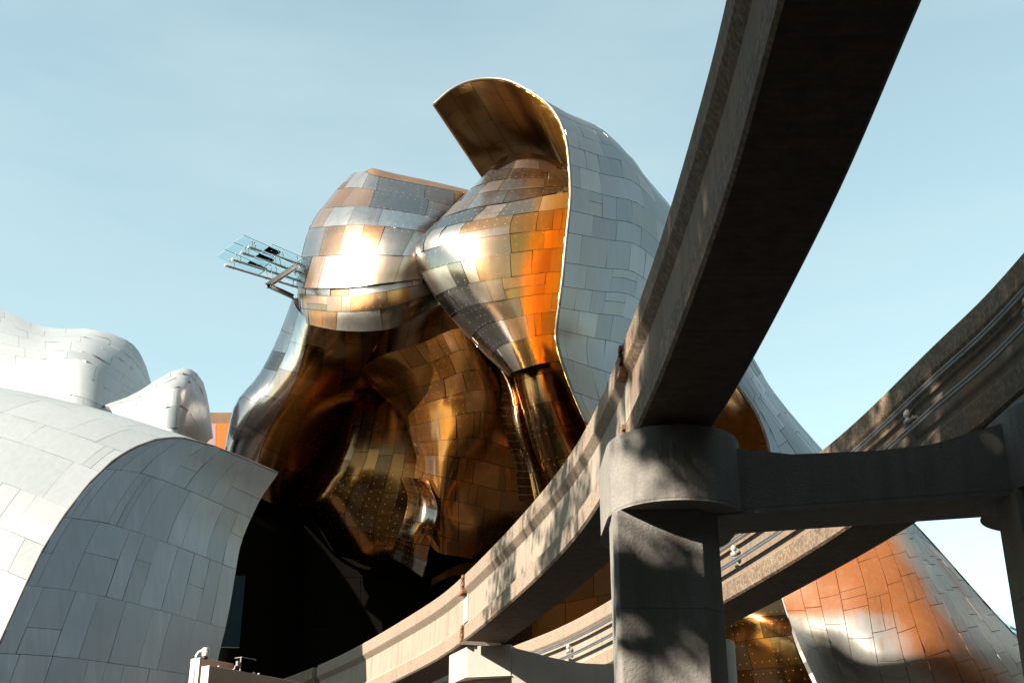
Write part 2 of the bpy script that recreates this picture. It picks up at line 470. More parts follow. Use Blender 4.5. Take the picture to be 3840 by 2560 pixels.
class Cladding:
    """collects the sheets of one building, the 300 largest in view become objects of their own"""
    def __init__(self, thing): self.thing = thing; self.items = []
    def add(self, S, part, mat, row=1.0, wid=1.6, gap=0.022, th=0.02, tint=None, stain=None, split=0.18, lean=0.005, bigsplit=0.0, along='u', sk=0.07):
        K = 4
        Lu, Lv = (S.Lu, S.Lv) if along == 'u' else (S.Lv, S.Lu)
        nrow = max(1, round(Lv / row))
        vb = np.linspace(0, 1, nrow + 1)
        if nrow > 2:
            vb[1:-1] += rng.uniform(-0.13, 0.13, nrow - 1) / nrow
        cells = []
        for k in range(nrow):
            x = 0.0; first = True
            while x < 1 - 1e-6:
                w = wid * rng.uniform(0.6, 1.5) / Lu
                if first: w *= rng.uniform(0.4, 1); first = False
                if x + w * 1.45 > 1: w = 1 - x
                q = rng.random()
                if q < split:
                    mid = vb[k] + (vb[k + 1] - vb[k]) * rng.uniform(0.35, 0.65)
                    cells += [(x, x + w, vb[k], mid), (x, x + w, mid, vb[k + 1])]
                elif q < split + bigsplit:
                    mid = x + w * rng.uniform(0.35, 0.65)
                    cells += [(x, mid, vb[k], vb[k + 1]), (mid, x + w, vb[k], vb[k + 1])]
                else:
                    cells.append((x, x + w, vb[k], vb[k + 1]))
                x += w
        C = np.array(cells)
        gu, gv = gap * 0.5 / Lu, gap * 0.5 / Lv
        a, b = C[:, 0] + gu, C[:, 1] - gu
        c, d = C[:, 2] + gv, C[:, 3] - gv
        tt = np.linspace(0, 1, K)
        U = np.repeat((a[:, None] + (b - a)[:, None] * tt)[:, None, :], K, 1)
        V = np.repeat((c[:, None] + (d - c)[:, None] * tt)[:, :, None], K, 2)
        if along == 'v': U, V = V, U
        P = S(U, V); N = S.normal(U, V)
        N0 = N.copy()
        # each sheet sits a little uneven on its fixings
        co = rng.normal(0, lean, (len(C), 4))
        s_, t_ = tt[None, None, :], tt[None, :, None]
        off = (co[:, 0, None, None] * (1 - s_) * (1 - t_) + co[:, 1, None, None] * s_ * (1 - t_) + co[:, 2, None, None] * (1 - s_) * t_ + co[:, 3, None, None] * s_ * t_)
        wu = (b - a) * Lu; wv = (d - c) * Lv
        gx = ((co[:, 1] + co[:, 3] - co[:, 0] - co[:, 2]) / 2 / np.maximum(wu, .2))
        gy = ((co[:, 2] + co[:, 3] - co[:, 0] - co[:, 1]) / 2 / np.maximum(wv, .2))
        eu = P[:, :, -1:] - P[:, :, :1]; eu /= np.maximum(np.linalg.norm(eu, axis=-1, keepdims=True), 1e-6)
        ev = P[:, -1:] - P[:, :1]; ev /= np.maximum(np.linalg.norm(ev, axis=-1, keepdims=True), 1e-6)
        N = N - eu * gx[:, None, None, None] - ev * gy[:, None, None, None]
        N /= np.linalg.norm(N, axis=-1, keepdims=True)
        top = P + N0 * (th + off)[..., None]
        bot = P - N0 * sk
        for i in range(len(C)):
            cu, cv = (C[i, 0] + C[i, 1]) / 2, (C[i, 2] + C[i, 3]) / 2
            if along == 'v': cu, cv = cv, cu
            tv = float(np.clip(tint(cu, cv) if tint else rng.random(), 0, 1))
            sv = np.zeros(K * K) if stain is None else np.clip(stain(U[i].ravel(), V[i].ravel()), 0, 1.4)
            q = [to_px(top[i, y, x]) for y, x in ((0, 0), (0, K-1), (K-1, K-1), (K-1, 0))]
            ar = 0.0
            if all(-200 < e[0] < 4040 and -200 < e[1] < 2760 for e in q):
                ar = abs(sum(q[k][0] * q[(k + 1) % 4][1] - q[(k + 1) % 4][0] * q[k][1] for k in range(4))) / 2
                n = N0[i, 1, 1]; pc = top[i, 1, 1] - np.array((0, 0, CAM_Z))
                if np.dot(n, pc) > 0: ar *= 0.02
            self.items.append(dict(top=top[i], bot=bot[i], N=N[i], part=part, mat=mat, tint=tv, stain=sv, w=wu[i], h=wv[i], area=ar, K=K, flip=S.sg * (1 if along == 'u' else -1)))
    @staticmethod
    def mesh(name, items):
        verts, faces, nors, uvs, tn, stn, fm, mats = [], [], [], [], [], [], [], []
        pw, ph = [], []
        for it in items:
            K = it['K']; o = len(verts)
            if it['mat'] not in mats: mats.append(it['mat'])
            mi = mats.index(it['mat'])
            T = it['top'].reshape(-1, 3); B = it['bot'].reshape(-1, 3); N = it['N'].reshape(-1, 3)
            per = [x for x in range(K)] + [y * K + K - 1 for y in range(1, K)] + [K * (K - 1) + x for x in range(K - 2, -1, -1)] + [y * K for y in range(K - 2, 0, -1)]
            verts += T.tolist(); verts += T[per].tolist(); verts += B[per].tolist()
            n0, n1, npr = o + K * K, o + K * K + len(per), len(per)
            cen = T.mean(0)
            for y in range(K - 1):
                for x in range(K - 1):
                    f = (o + y*K + x, o + y*K + x + 1, o + (y+1)*K + x + 1, o + (y+1)*K + x)
                    if it['flip'] < 0: f = f[::-1]
                    faces.append(f); fm.append(mi)
                    for k in f:
                        nors.append(N[k - o]); uvs.append((((k - o) % K) / (K - 1) * it['w'] , ((k - o) // K) / (K - 1) * it['h']))
            for k in range(npr):
                j = (k + 1) % npr
                f = (n0 + j, n0 + k, n1 + k, n1 + j)
                if it['flip'] < 0: f = f[::-1]
                faces.append(f); fm.append(mi)
                sn = (T[per[k]] + T[per[j]]) / 2 - cen
                nn = N[per[k]]; sn = sn - nn * np.dot(sn, nn); sn /= max(np.linalg.norm(sn), 1e-6)
                for _ in range(4): nors.append(sn); uvs.append((0, 0))
            nv = K * K + 2 * npr
            tn += [it['tint']] * nv; pw += [it['w']] * nv; ph += [it['h']] * nv
            stn += list(it['stain']) + list(it['stain'][per]) * 2
        me = bpy.data.meshes.new(name)
        me.from_pydata(verts, [], faces)
        for m in mats: me.materials.append(m)
        me.polygons.foreach_set('material_index', fm)
        me.polygons.foreach_set('use_smooth', [True] * len(faces))
        uvl = me.uv_layers.new(name='UVMap')
        uvl.data.foreach_set('uv', np.array(uvs, np.float32).ravel())
        for nm, dat in (('tint', tn), ('stain', stn), ('pw', pw), ('ph', ph)):
            at_ = me.attributes.new(nm, 'FLOAT', 'POINT'); at_.data.foreach_set('value', np.array(dat, np.float32))
        me.normals_split_custom_set([tuple(x) for x in nors])
        me.update()
        return me
    def build(self, limit=295):
        self.items.sort(key=lambda d: -d['area'])
        for it in self.items[:limit]:
            link(bpy.data.objects.new('panel', self.mesh('panel', [it])), it['part'])
        rest = self.items[limit:]
        if rest:
            o = link(bpy.data.objects.new('panels_beyond', self.mesh('panels_beyond', rest)), self.thing)
            o['kind'] = 'stuff'

def resample(pts, n):
    P = np.array([at(*p) for p in pts]); s = np.concatenate([[0], np.cumsum(np.linalg.norm(np.diff(P, axis=0), axis=1))])
    q = np.linspace(0, s[-1], n)
    return np.stack([np.interp(q, s, P[:, k]) for k in range(3)], -1)

def coons(top, bottom, left, right, n=9, m=9, bulge=0.0):
    T, B, Lf, Rt = resample(top, n), resample(bottom, n), resample(left, m), resample(right, m)
    G = np.zeros((m, n, 3))
    for j in range(m):
        v = j / (m - 1)
        for i in range(n):
            u = i / (n - 1)
            G[j, i] = ((1 - v) * T[i] + v * B[i] + (1 - u) * Lf[j] + u * Rt[j]
                       - ((1 - u) * (1 - v) * T[0] + u * (1 - v) * T[-1] + (1 - u) * v * B[0] + u * v * B[-1]))
            G[j, i, 1] -= bulge * math.sin(math.pi * u) * math.sin(math.pi * v)
    return Surf(G, px=False)

def edge_strip(name, pts, r, mat, parent):
    S = np.array(pts)
    bm = bmesh.new(); add_tube(bm, [tuple(p) for p in S], r, 8)
    return bm_obj(name, bm, mat, parent, smooth=True)

# ================================================================== silver building on the left
silver = empty('silver_building', (-12, 34, 0))
tag(silver, 'pale silver building of rolling wave roofs clad in staggered sheets at the left', 'building')
silver_clad = Cladding(silver)
ARCH = [(-150, 2760, 27.4), (-40, 2500, 28.0), (0, 2410, 28.3), (94, 2202, 29.0), (160, 2065, 29.6), (236, 1943, 30.2), (330, 1820, 31.0), (425, 1728, 31.7),
        (500, 1682, 32.2), (590, 1649, 32.8), (680, 1642, 33.4), (793, 1672, 34.2), (920, 1722, 35.1), (1043, 1775, 36.0)]
arch_w = np.array([at(*p) for p in ARCH])
Tstep = np.array((-1.75, 0.55, 0.80))
rows = [arch_w]
for k in range(1, 7):
    rows.append(arch_w + Tstep * k * 1.05 + np.array((0, 0.03, -0.035)) * k * k)
def clad_part(name, S, clad, mat, back=M_BACK, panels=True, **kw):
    p = backing(name, S, back, clad.thing, off=-max(0.085, kw.get('sk', 0) + 0.06))
    clad.add(S, p, mat, **kw)
    return p

rows.insert(0, arch_w - Tstep * 0.0)
S = Surf(rows[1:], px=False)
clad_part('front_vault', S, silver_clad, M_CLEAN, M_SBACK, row=1.3, wid=1.9, along='v', split=0.0, bigsplit=0.25, gap=0.011, lean=0.003)
# front wall under the arch
S = coons(ARCH[9:], [(-160, 2800, 27.6), (200, 2780, 29.8), (500, 2770, 32.2), (776, 2760, 34.9)],
          ARCH[9::-1], [(1043, 1775, 36.0), (1000, 1826, 36.0), (944, 1933, 35.9), (897, 2051, 35.8), (873, 2202, 35.6), (849, 2334, 35.4), (809, 2490, 35.1), (776, 2760, 34.9)], 11, 11)
def wall_weathering_shade(u, v): return 0.95 - 0.75 * np.abs(u - 0.30)  # grey weathering, made stronger to carry the wall's shade
clad_part('front_wall', S, silver_clad, M_SILVER, M_SBACK, row=1.75, wid=0.8, split=0.3, bigsplit=0.1, stain=wall_weathering_shade, gap=0.011)
lip = [tuple(p + np.array((0.0, -0.05, 0.02))) for p in resample(ARCH[1:], 40)]
edge_strip('arch_edge', lip, 0.022, M_TRIM, silver)
# rolling waves behind
S = Surf([
 [(-260, 1080, 63), (0, 1161, 60), (150, 1222, 58.6), (264, 1235, 57.6), (349, 1234, 57.0), (430, 1256, 57.0), (500, 1294, 57.7), (542, 1362, 58.8), (566, 1440, 60.4)],
 [(-260, 1190, 58.5), (0, 1255, 56), (150, 1290, 54.8), (258, 1290, 54.0), (340, 1298, 53.6), (415, 1335, 54.0), (478, 1380, 55.2), (522, 1425, 57.0), (560, 1470, 59.2)],
 [(-260, 1340, 55), (0, 1370, 53.3), (150, 1385, 52.4), (246, 1380, 51.8), (318, 1390, 51.5), (384, 1430, 51.9), (440, 1468, 53.3), (495, 1490, 55.2), (545, 1500, 57.6)],
 [(-260, 1560, 53), (0, 1560, 51.5), (150, 1560, 50.8), (240, 1550, 50.4), (302, 1560, 50.2), (366, 1580, 50.6), (424, 1590, 52), (484, 1590, 54), (540, 1570, 56.6)],
])
clad_part('rear_wave', S, silver_clad, M_CLEAN, M_SBACK, row=1.3, wid=2.4, split=0.1, gap=0.015, lean=0.002)
S = Surf([
 [(390, 1520, 51.5), (500, 1480, 50.6), (600, 1418, 50.0), (668, 1385, 49.8), (715, 1385, 49.9), (758, 1428, 50.6), (780, 1512, 51.6), (798, 1642, 52.8)],
 [(420, 1545, 48.4), (525, 1515, 47.6), (605, 1475, 47.1), (662, 1452, 46.9), (702, 1468, 47.5), (736, 1520, 48.8), (758, 1580, 50.2), (775, 1660, 51.8)],
 [(450, 1680, 46.6), (545, 1690, 46), (610, 1690, 45.7), (652, 1690, 45.8), (684, 1695, 46.5), (708, 1705, 47.8), (730, 1715, 49.2), (746, 1730, 50.8)],
])
clad_part('small_wave', S, silver_clad, M_CLEAN, M_SBACK, row=1.0, wid=1.8, split=0.1, gap=0.015, lean=0.002)
silver_clad.build()
bm = bmesh.new(); add_box(bm, tuple(at(868, 2290, 37.5)), (0.62, 0.1, 2.1), R(8))
bm_obj('window', bm, M_WINDOW, silver)

# ================================================================== orange building far behind
orange = empty('orange_building', tuple(np.array(at(820, 1640, 66)) * (1, 1, 0)))
tag(orange, 'orange and pink panelled building showing as a small sliver between the silver and bronze walls', 'building')
oc = Cladding(orange)
S = Surf([[(735, 1589, 66), (790, 1588, 66), (866, 1586, 66), (930, 1584, 66)], [(735, 1680, 66), (790, 1680, 66), (866, 1680, 66), (930, 1680, 66)],
          [(735, 1800, 66), (790, 1800, 66), (866, 1800, 66), (930, 1800, 66)]])
clad_part('facade', S, oc, M_ORANGE, M_BACKB, row=2.6, wid=0.75, split=0.0, tint=lambda u, v: 0.02 if u < 0.42 else 0.9)
bm = bmesh.new(); add_box(bm, tuple(at(832, 1700, 68.2)), (3.2, 4, 3.4)); bm_obj('body', bm, M_BACKB, orange)
oc.build()

# ================================================================== bronze building
bronze = empty('bronze_building', (-3, 48, 0))
tag(bronze, 'bronze and silver sculpted metal building of bulging forms in the centre', 'building')
bc = Cladding(bronze)
BK = dict(back=M_BACKB)
# head-like upper bulge
S = Surf([
 [(1345, 668, 55), (1322, 652, 53.0), (1362, 646, 51.8), (1412, 662, 50.6), (1562, 692, 50.2), (1742, 726, 50.9), (1930, 775, 52.5)],
 [(1262, 748, 55), (1238, 742, 52.6), (1296, 735, 50.9), (1390, 740, 49.4), (1555, 768, 48.9), (1730, 812, 49.7), (1890, 860, 51.5)],
 [(1190, 850, 54.5), (1163, 852, 51.9), (1222, 845, 50.0), (1350, 838, 48.3), (1530, 855, 47.7), (1670, 890, 48.4), (1800, 940, 50.2)],
 [(1158, 960, 54), (1130, 965, 51.5), (1190, 960, 49.5), (1325, 955, 47.9), (1480, 958, 47.3), (1620, 968, 47.9), (1740, 1000, 49.6)],
 [(1136, 1080, 53.8), (1110, 1075, 51.4), (1156, 1081, 49.5), (1300, 1079, 48.0), (1440, 1063, 47.4), (1592, 1045, 48.0), (1730, 1035, 49.6)],
])
clad_part('upper_bulge', S, bc, M_BRONZE, row=1.45, wid=1.7, split=0.12, bigsplit=0.15, gap=0.018, lean=0.008,
          tint=lambda u, v: rng.random() ** 2 * 0.7 - 0.02 + 0.3 * max(0, u - 0.55) + (0.15 if v < 0.25 else 0), **BK)
# roof of the bulge
S = Surf([
 [(1430, 668, 56), (1400, 655, 54.5), (1488, 668, 54.6), (1609, 694, 54.8), (1765, 728, 55.4), (1950, 770, 56.4)],
 [(1400, 640, 54), (1400, 638, 52), (1490, 660, 52.3), (1606, 684, 52.4), (1756, 719, 53), (1940, 765, 54.4)],
 [(1362, 652, 52.2), (1412, 666, 50.95), (1490, 682, 50.75), (1562, 696, 50.55), (1742, 730, 51.25), (1930, 779, 52.8)],
])
clad_part('bulge_roof', S, bc, M_BRONZE, row=1.4, wid=2.2, split=0.0, lean=0.002, gap=0.015, tint=lambda u, v: rng.random() * 0.4, **BK)
# lower band of the bulge
S = Surf([
 [(1138, 1050, 53.9), (1112, 1046, 51.5), (1158, 1051, 49.6), (1301, 1049, 48.07), (1440, 1033, 47.47), (1592, 1016, 48.07), (1730, 1006, 49.7)],
 [(1150, 1150, 53.8), (1121, 1150, 51.5), (1160, 1156, 49.7), (1298, 1166, 48.25), (1452, 1150, 47.75), (1598, 1105, 48.35), (1725, 1070, 49.9)],
 [(1160, 1205, 53.8), (1127, 1206, 51.6), (1165, 1218, 50.0), (1292, 1241, 48.75), (1466, 1233, 48.35), (1602, 1165, 49.0), (1720, 1105, 50.3)],
])
clad_part('bulge_band', S, bc, M_BRONZE, row=0.8, wid=1.4, split=0.1, bigsplit=0.15, gap=0.018, lean=0.014, tint=lambda u, v: rng.random() * 0.8, **BK)
# left flank sweeping down to a flared foot, curling into the dark hollow
S = Surf([
 [(1150, 1120, 54), (1098, 1120, 52), (1135, 1180, 50.4), (1200, 1205, 49.8), (1330, 1215, 49.3), (1480, 1205, 49.2), (1620, 1130, 49.8), (1740, 1090, 51)],
 [(1060, 1290, 54.5), (1034, 1290, 52.3), (1105, 1305, 51.0), (1190, 1330, 50.8), (1330, 1365, 51.6), (1450, 1370, 52.2), (1580, 1310, 52.2), (1720, 1280, 52.5)],
 [(990, 1410, 54.8), (966, 1416, 52.6), (1045, 1440, 51.5), (1160, 1470, 51.8), (1300, 1510, 54.0), (1450, 1500, 56), (1590, 1440, 55.5), (1720, 1400, 54)],
 [(905, 1530, 55), (888, 1512, 52.8), (972, 1552, 52.0), (1095, 1600, 52.7), (1230, 1650, 55.2), (1400, 1640, 58), (1560, 1560, 57.5), (1700, 1520, 56)],
 [(858, 1670, 55.2), (853, 1650, 53.2), (915, 1680, 52.8), (1040, 1750, 53.9), (1190, 1800, 56.4), (1370, 1770, 59.5), (1560, 1680, 59), (1700, 1640, 57)],
 [(835, 1800, 55.6), (838, 1790, 53.9), (905, 1830, 53.9), (1030, 1890, 55.2), (1150, 1915, 57.6), (1360, 1890, 60.5), (1560, 1820, 60), (1700, 1760, 58)],
])
clad_part('left_flank', S, bc, M_RUSTB, row=1.15, wid=1.8, split=0.0, along='v', gap=0.018,
          tint=lambda u, v: (0.12 * rng.random() if u < 0.30 else 0.45 + 0.55 * rng.random()), stain=lambda u, v: 0.9 * np.exp(-((u - 0.335) / 0.06) ** 2) * np.clip((v - 0.25) * 5, 0, 1) * np.clip((0.85 - v) * 5, 0, 1), **BK)  # blue-silver edge and orange band paint in reflected sky and roof
# lower drape rising from the scalloped edge into the hollow
S = Surf([
 [(1280, 1400, 57.5), (1340, 1380, 55.6), (1410, 1370, 55.4), (1490, 1370, 55.4), (1590, 1390, 55.5)],
 [(1235, 1560, 57.5), (1310, 1550, 54.5), (1390, 1540, 54.2), (1475, 1540, 54.3), (1580, 1560, 54.4)],
 [(1180, 1720, 57.2), (1268, 1715, 54.0), (1350, 1720, 53.7), (1445, 1715, 53.8), (1572, 1725, 54.0)],
 [(1120, 1850, 57), (1200, 1845, 54.4), (1290, 1850, 53.9), (1405, 1850, 53.9), (1560, 1860, 54.0)],
 [(1142, 1905, 55.8), (1180, 1912, 55.0), (1265, 1928, 54.4), (1375, 1942, 54.2), (1535, 1952, 54.2)],
 [(1206, 1985, 55.8), (1232, 1990, 55.3), (1285, 2006, 54.9), (1375, 2030, 54.6), (1505, 2045, 54.5)],
 [(1262, 2084, 56.0), (1285, 2088, 55.8), (1320, 2096, 55.5), (1390, 2124, 55.2), (1490, 2105, 55.0)],
])
clad_part('lower_drape', S, bc, M_RUSTB, row=0.62, wid=1.3, split=0.0, along='v', gap=0.018, tint=lambda u, v: 0.42 + rng.random() * 0.5, **BK)
# rippled column of rust and silver sheets in the middle
S = Surf([
 [(1330, 1400, 52.40), (1440, 1330, 50.40), (1570, 1290, 49.00), (1700, 1235, 48.00), (1760, 1250, 48.00), (1800, 1300, 49.40)],
 [(1430, 1480, 54.10), (1520, 1440, 51.10), (1640, 1400, 49.40), (1750, 1360, 48.50), (1830, 1370, 48.70), (1880, 1400, 50.10)],
 [(1490, 1560, 55.00), (1555, 1550, 51.50), (1660, 1520, 49.80), (1790, 1490, 49.30), (1880, 1500, 49.60), (1945, 1520, 50.60)],
 [(1538, 1650, 54.00), (1575, 1650, 51.30), (1670, 1640, 49.90), (1790, 1630, 49.90), (1890, 1660, 50.60), (1965, 1690, 51.60)],
 [(1562, 1730, 54.10), (1590, 1740, 51.40), (1660, 1750, 50.10), (1770, 1770, 50.70), (1900, 1800, 51.90), (2010, 1800, 52.70)],
 [(1545, 1830, 54.30), (1580, 1850, 51.90), (1650, 1880, 50.50), (1750, 1900, 51.60), (1890, 1930, 53.30), (2040, 1900, 54.30)],
 [(1560, 1935, 54.00), (1590, 1955, 52.30), (1650, 1975, 51.20), (1750, 2000, 52.40), (1860, 2010, 54.40), (2030, 2000, 55.80)],
 [(1608, 2025, 54.10), (1622, 2048, 53.00), (1655, 2073, 52.40), (1735, 2088, 53.50), (1820, 2100, 55.50), (1980, 2110, 57.50)],
])
clad_part('rippled_column', S, bc, M_RUSTB, row=0.92, wid=0.85, split=0.0, bigsplit=0.12, gap=0.018, lean=0.013,
          tint=lambda u, v: 0.40 + rng.random() * 0.6 - (0.3 * rng.random() if u < 0.4 and v > 0.45 else 0), stain=lambda u, v: 0.35 + 0 * u, **BK)
# hanging tongue beside it
S = Surf([
 [(1500, 1780, 54), (1545, 1790, 51.4), (1600, 1800, 50.6)],
 [(1531, 1868, 52.0), (1580, 1880, 50.0), (1640, 1900, 49.8)],
 [(1502, 1984, 51.0), (1560, 2000, 50.0), (1620, 2005, 49.9)],
 [(1463, 2086, 52.4), (1530, 2125, 51.6), (1586, 2163, 51.5)],
])
clad_part('hanging_tongue', S, bc, M_RUSTB, row=0.8, wid=0.7, split=0.0, tint=lambda u, v: rng.random(), **BK)
# pear-shaped front form: set-back cap
S = Surf([
 [(1930, 640, 52), (1872, 606, 50.0), (1915, 582, 48.9), (1968, 572, 48.4), (2050, 588, 48.5), (2160, 640, 49.2)],
 [(1830, 690, 51), (1800, 675, 48.8), (1868, 650, 47.5), (1958, 640, 46.9), (2060, 650, 47.1), (2170, 680, 48.0)],
 [(1735, 770, 50.6), (1712, 762, 48.0), (1800, 730, 46.6), (1925, 715, 45.9), (2060, 705, 46.3), (2175, 700, 47.4)],
 [(1680, 840, 50.4), (1652, 824, 47.6), (1758, 785, 46.1), (1906, 759, 45.4), (2060, 730, 45.9), (2176, 709, 47.1)],
])
clad_part('pear_cap', S, bc, M_BRONZE, row=1.0, wid=1.3, split=0.0, gap=0.018, lean=0.014, tint=lambda u, v: rng.random() * 0.4, **BK)
# pear body
S = Surf([
 [(1665, 860, 50.4), (1636, 834, 47.3), (1757, 788, 45.7), (1906, 762, 45.0), (2060, 733, 45.4), (2180, 712, 46.7)],
 [(1588, 935, 50.2), (1561, 922, 46.9), (1660, 885, 45.2), (1850, 850, 44.4), (2040, 828, 44.9), (2176, 815, 46.4)],
 [(1602, 1035, 50), (1588, 1030, 46.8), (1685, 1000, 45.0), (1860, 968, 44.2), (2030, 945, 44.8), (2160, 938, 46.3)],
 [(1695, 1175, 49.8), (1684, 1172, 46.8), (1758, 1130, 45.2), (1885, 1108, 44.4), (2020, 1088, 44.9), (2140, 1078, 46.3)],
 [(1826, 1325, 49.4), (1812, 1314, 46.8), (1855, 1265, 45.4), (1940, 1240, 44.7), (2020, 1222, 45.0), (2122, 1215, 46.2)],
 [(1925, 1425, 48.6), (1908, 1404, 46.6), (1938, 1390, 45.6), (1975, 1378, 45.1), (2035, 1362, 45.2), (2115, 1352, 46.0)],
])
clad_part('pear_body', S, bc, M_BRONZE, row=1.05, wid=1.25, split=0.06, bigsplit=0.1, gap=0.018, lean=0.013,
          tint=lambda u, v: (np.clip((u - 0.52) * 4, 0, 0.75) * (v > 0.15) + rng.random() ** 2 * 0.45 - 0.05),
          stain=lambda u, v: np.clip((u - 0.50) * 1.2, 0, 0.3), **BK)  # amber toward the right paints in the glow reflected from the hood
# neck under the pear, widening again
S = Surf([
 [(1905, 1370, 49.2), (1915, 1350, 47.2), (1945, 1338, 46.3), (1978, 1326, 45.9), (2038, 1310, 46.0), (2118, 1300, 46.8), (2200, 1340, 48)],
 [(1960, 1540, 49), (1962, 1535, 47.2), (1990, 1525, 46.4), (2040, 1510, 46.2), (2110, 1500, 46.6), (2190, 1500, 47.6), (2260, 1510, 49)],
 [(2000, 1680, 49), (2003, 1675, 47.4), (2035, 1665, 46.8), (2100, 1650, 46.8), (2180, 1640, 47.4), (2260, 1640, 48.4), (2320, 1640, 50)],
 [(2060, 1820, 49), (2064, 1816, 47.6), (2100, 1810, 47.2), (2170, 1800, 47.4), (2260, 1790, 48), (2330, 1790, 49), (2400, 1790, 50)],
])
clad_part('neck', S, bc, M_RUSTB, row=1.05, wid=1.0, split=0.0, tint=lambda u, v: 0.45 + 0.55 * rng.random(), **BK)
# twisted seam between the neck and the column
S = Surf([
 [(1745, 1245, 50.4), (1770, 1245, 49.4), (1815, 1275, 49.6)],
 [(1808, 1330, 50.4), (1850, 1345, 49.0), (1900, 1380, 49.2)],
 [(1858, 1450, 50), (1912, 1460, 48.3), (1948, 1470, 48.5)],
 [(1890, 1600, 49.6), (1935, 1600, 47.9), (1975, 1590, 48.2)],
 [(1930, 1740, 50), (1980, 1740, 48.2), (2020, 1730, 48.4)],
 [(1950, 1880, 50.2), (2010, 1880, 48.4), (2070, 1870, 48.6)],
])
clad_part('twisted_seam', S, bc, M_RUSTB, row=1.0, wid=0.6, split=0.0, tint=lambda u, v: 0.28 + rng.random() * 0.3, **BK)

# curled hood: one sheet seen from inside (bronze) and outside (blue silver)
FR = [(1626, 392), (1697, 333), (1774, 302), (1850, 296), (1915, 307), (1985, 343), (2045, 385), (2090, 440), (2118, 510), (2132, 600), (2138, 735), (2124, 882), (2108, 1045), (2092, 1175), (2086, 1262), (2104, 1345), (2140, 1450), (2200, 1590)]
FY = [46.0, 45.9, 45.8, 45.6, 45.3, 44.9, 44.5, 44.1, 43.7, 43.4, 43.1, 43.0, 43.1, 43.4, 43.9, 44.5, 45.3, 46.2]
front = np.array([at(x, y, Y) for (x, y), Y in zip(FR, FY)])
MID = [(2215, 480), (2292, 522), (2345, 590), (2374, 670), (2391, 800), (2386, 930), (2368, 1080), (2345, 1220), (2328, 1330), (2322, 1420), (2335, 1520), (2360, 1640)]
MY = [52.0, 51.8, 51.4, 50.9, 50.2, 49.5, 48.9, 48.5, 48.3, 48.2, 48.4, 48.8]
BKR = [(2340, 590), (2430, 685), (2530, 800), (2590, 900), (2620, 1000), (2620, 1130), (2610, 1260), (2600, 1380), (2600, 1480), (2600, 1560), (2600, 1650), (2610, 1750)]
BY = [58.5, 58, 57.5, 57, 56.5, 56, 55.5, 55, 54.6, 54.4, 54.4, 54.6]
D1, D2 = np.array((1.75, 5.4, 0.1)), np.array((3.6, 10.6, 0.0))
mid = np.array([front[k] + D1 * (0.97 + 0.005 * k) for k in range(6)] + [at(x, y, Y) for (x, y), Y in zip(MID, MY)])
bak = np.array([front[k] + D2 for k in range(6)] + [at(x, y, Y) for (x, y), Y in zip(BKR, BY)])
q1 = (front + mid) / 2
q1[6:] += (q1[6:] - np.array((0, 49, 20))) * np.array((0.004, -0.004, 0.0))
q2 = (mid + bak) / 2
hood = empty('hood_shell', (2, 48, 0))
tag(hood, 'tall curled metal hood wrapping the bronze pear form, dark amber inside and blue silver outside', 'building')
hc = Cladding(hood)
So = Surf([front, q1, mid, q2, bak], px=False)
So.sg = 1.0
_n = So.normal(np.array([0.75]), np.array([0.25]))[0]
if np.dot(_n, So(np.array([0.75]), np.array([0.25]))[0] - np.array((0, 0, CAM_Z))) > 0: So.sg = -1.0
import copy
Si = copy.copy(So); Si.P = So.P.copy(); Si.sg = -So.sg
po = backing('outer_skin', So, M_BACK, hood, off=0.01, n=60, m=24)
hc.add(So, po, M_BLUE, row=1.25, wid=1.9, split=0.05, bigsplit=0.0, th=0.07, sk=-0.02, along='v', stain=lambda u, v: np.clip(0.5 - np.abs(v - 0.1) * 2, 0, 1))
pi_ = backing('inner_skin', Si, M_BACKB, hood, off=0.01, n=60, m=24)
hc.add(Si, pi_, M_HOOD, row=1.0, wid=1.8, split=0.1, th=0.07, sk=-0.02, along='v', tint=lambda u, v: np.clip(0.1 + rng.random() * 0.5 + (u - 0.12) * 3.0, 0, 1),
       stain=lambda u, v: np.clip((u - 0.14) * 7, 0.1, 1) * np.where(u > 0.46, 0.42, 1.0))  # bounced amber glow painted onto the lining
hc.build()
uu = np.linspace(0, 1, 160)
edge_strip('edge_trim', So(uu, np.zeros(160)) + np.array((0, -0.02, 0)), 0.05, M_TRIM, hood)
edge_strip('tip_trim', So(np.zeros(20), np.linspace(0, 0.6, 20)), 0.06, M_RUSTP, hood)
# rust strip folding away under the hood
S = Surf([
 [(2086, 1262, 45.0), (2100, 1275, 45.2), (2190, 1330, 46)],
 [(2104, 1350, 45.1), (2130, 1355, 45.2), (2200, 1400, 46.6)],
 [(2142, 1455, 45.6), (2172, 1455, 45.8), (2225, 1490, 47)],
 [(2200, 1592, 46.3), (2230, 1590, 46.5), (2280, 1610, 47.6)],
 [(2260, 1730, 47), (2290, 1725, 47.2), (2330, 1740, 48.4)],
])
clad_part('folded_strip', S, bc, M_BRONZE, row=0.9, wid=0.5, split=0.0, tint=lambda u, v: 0.6 + rng.random() * 0.4, **BK)
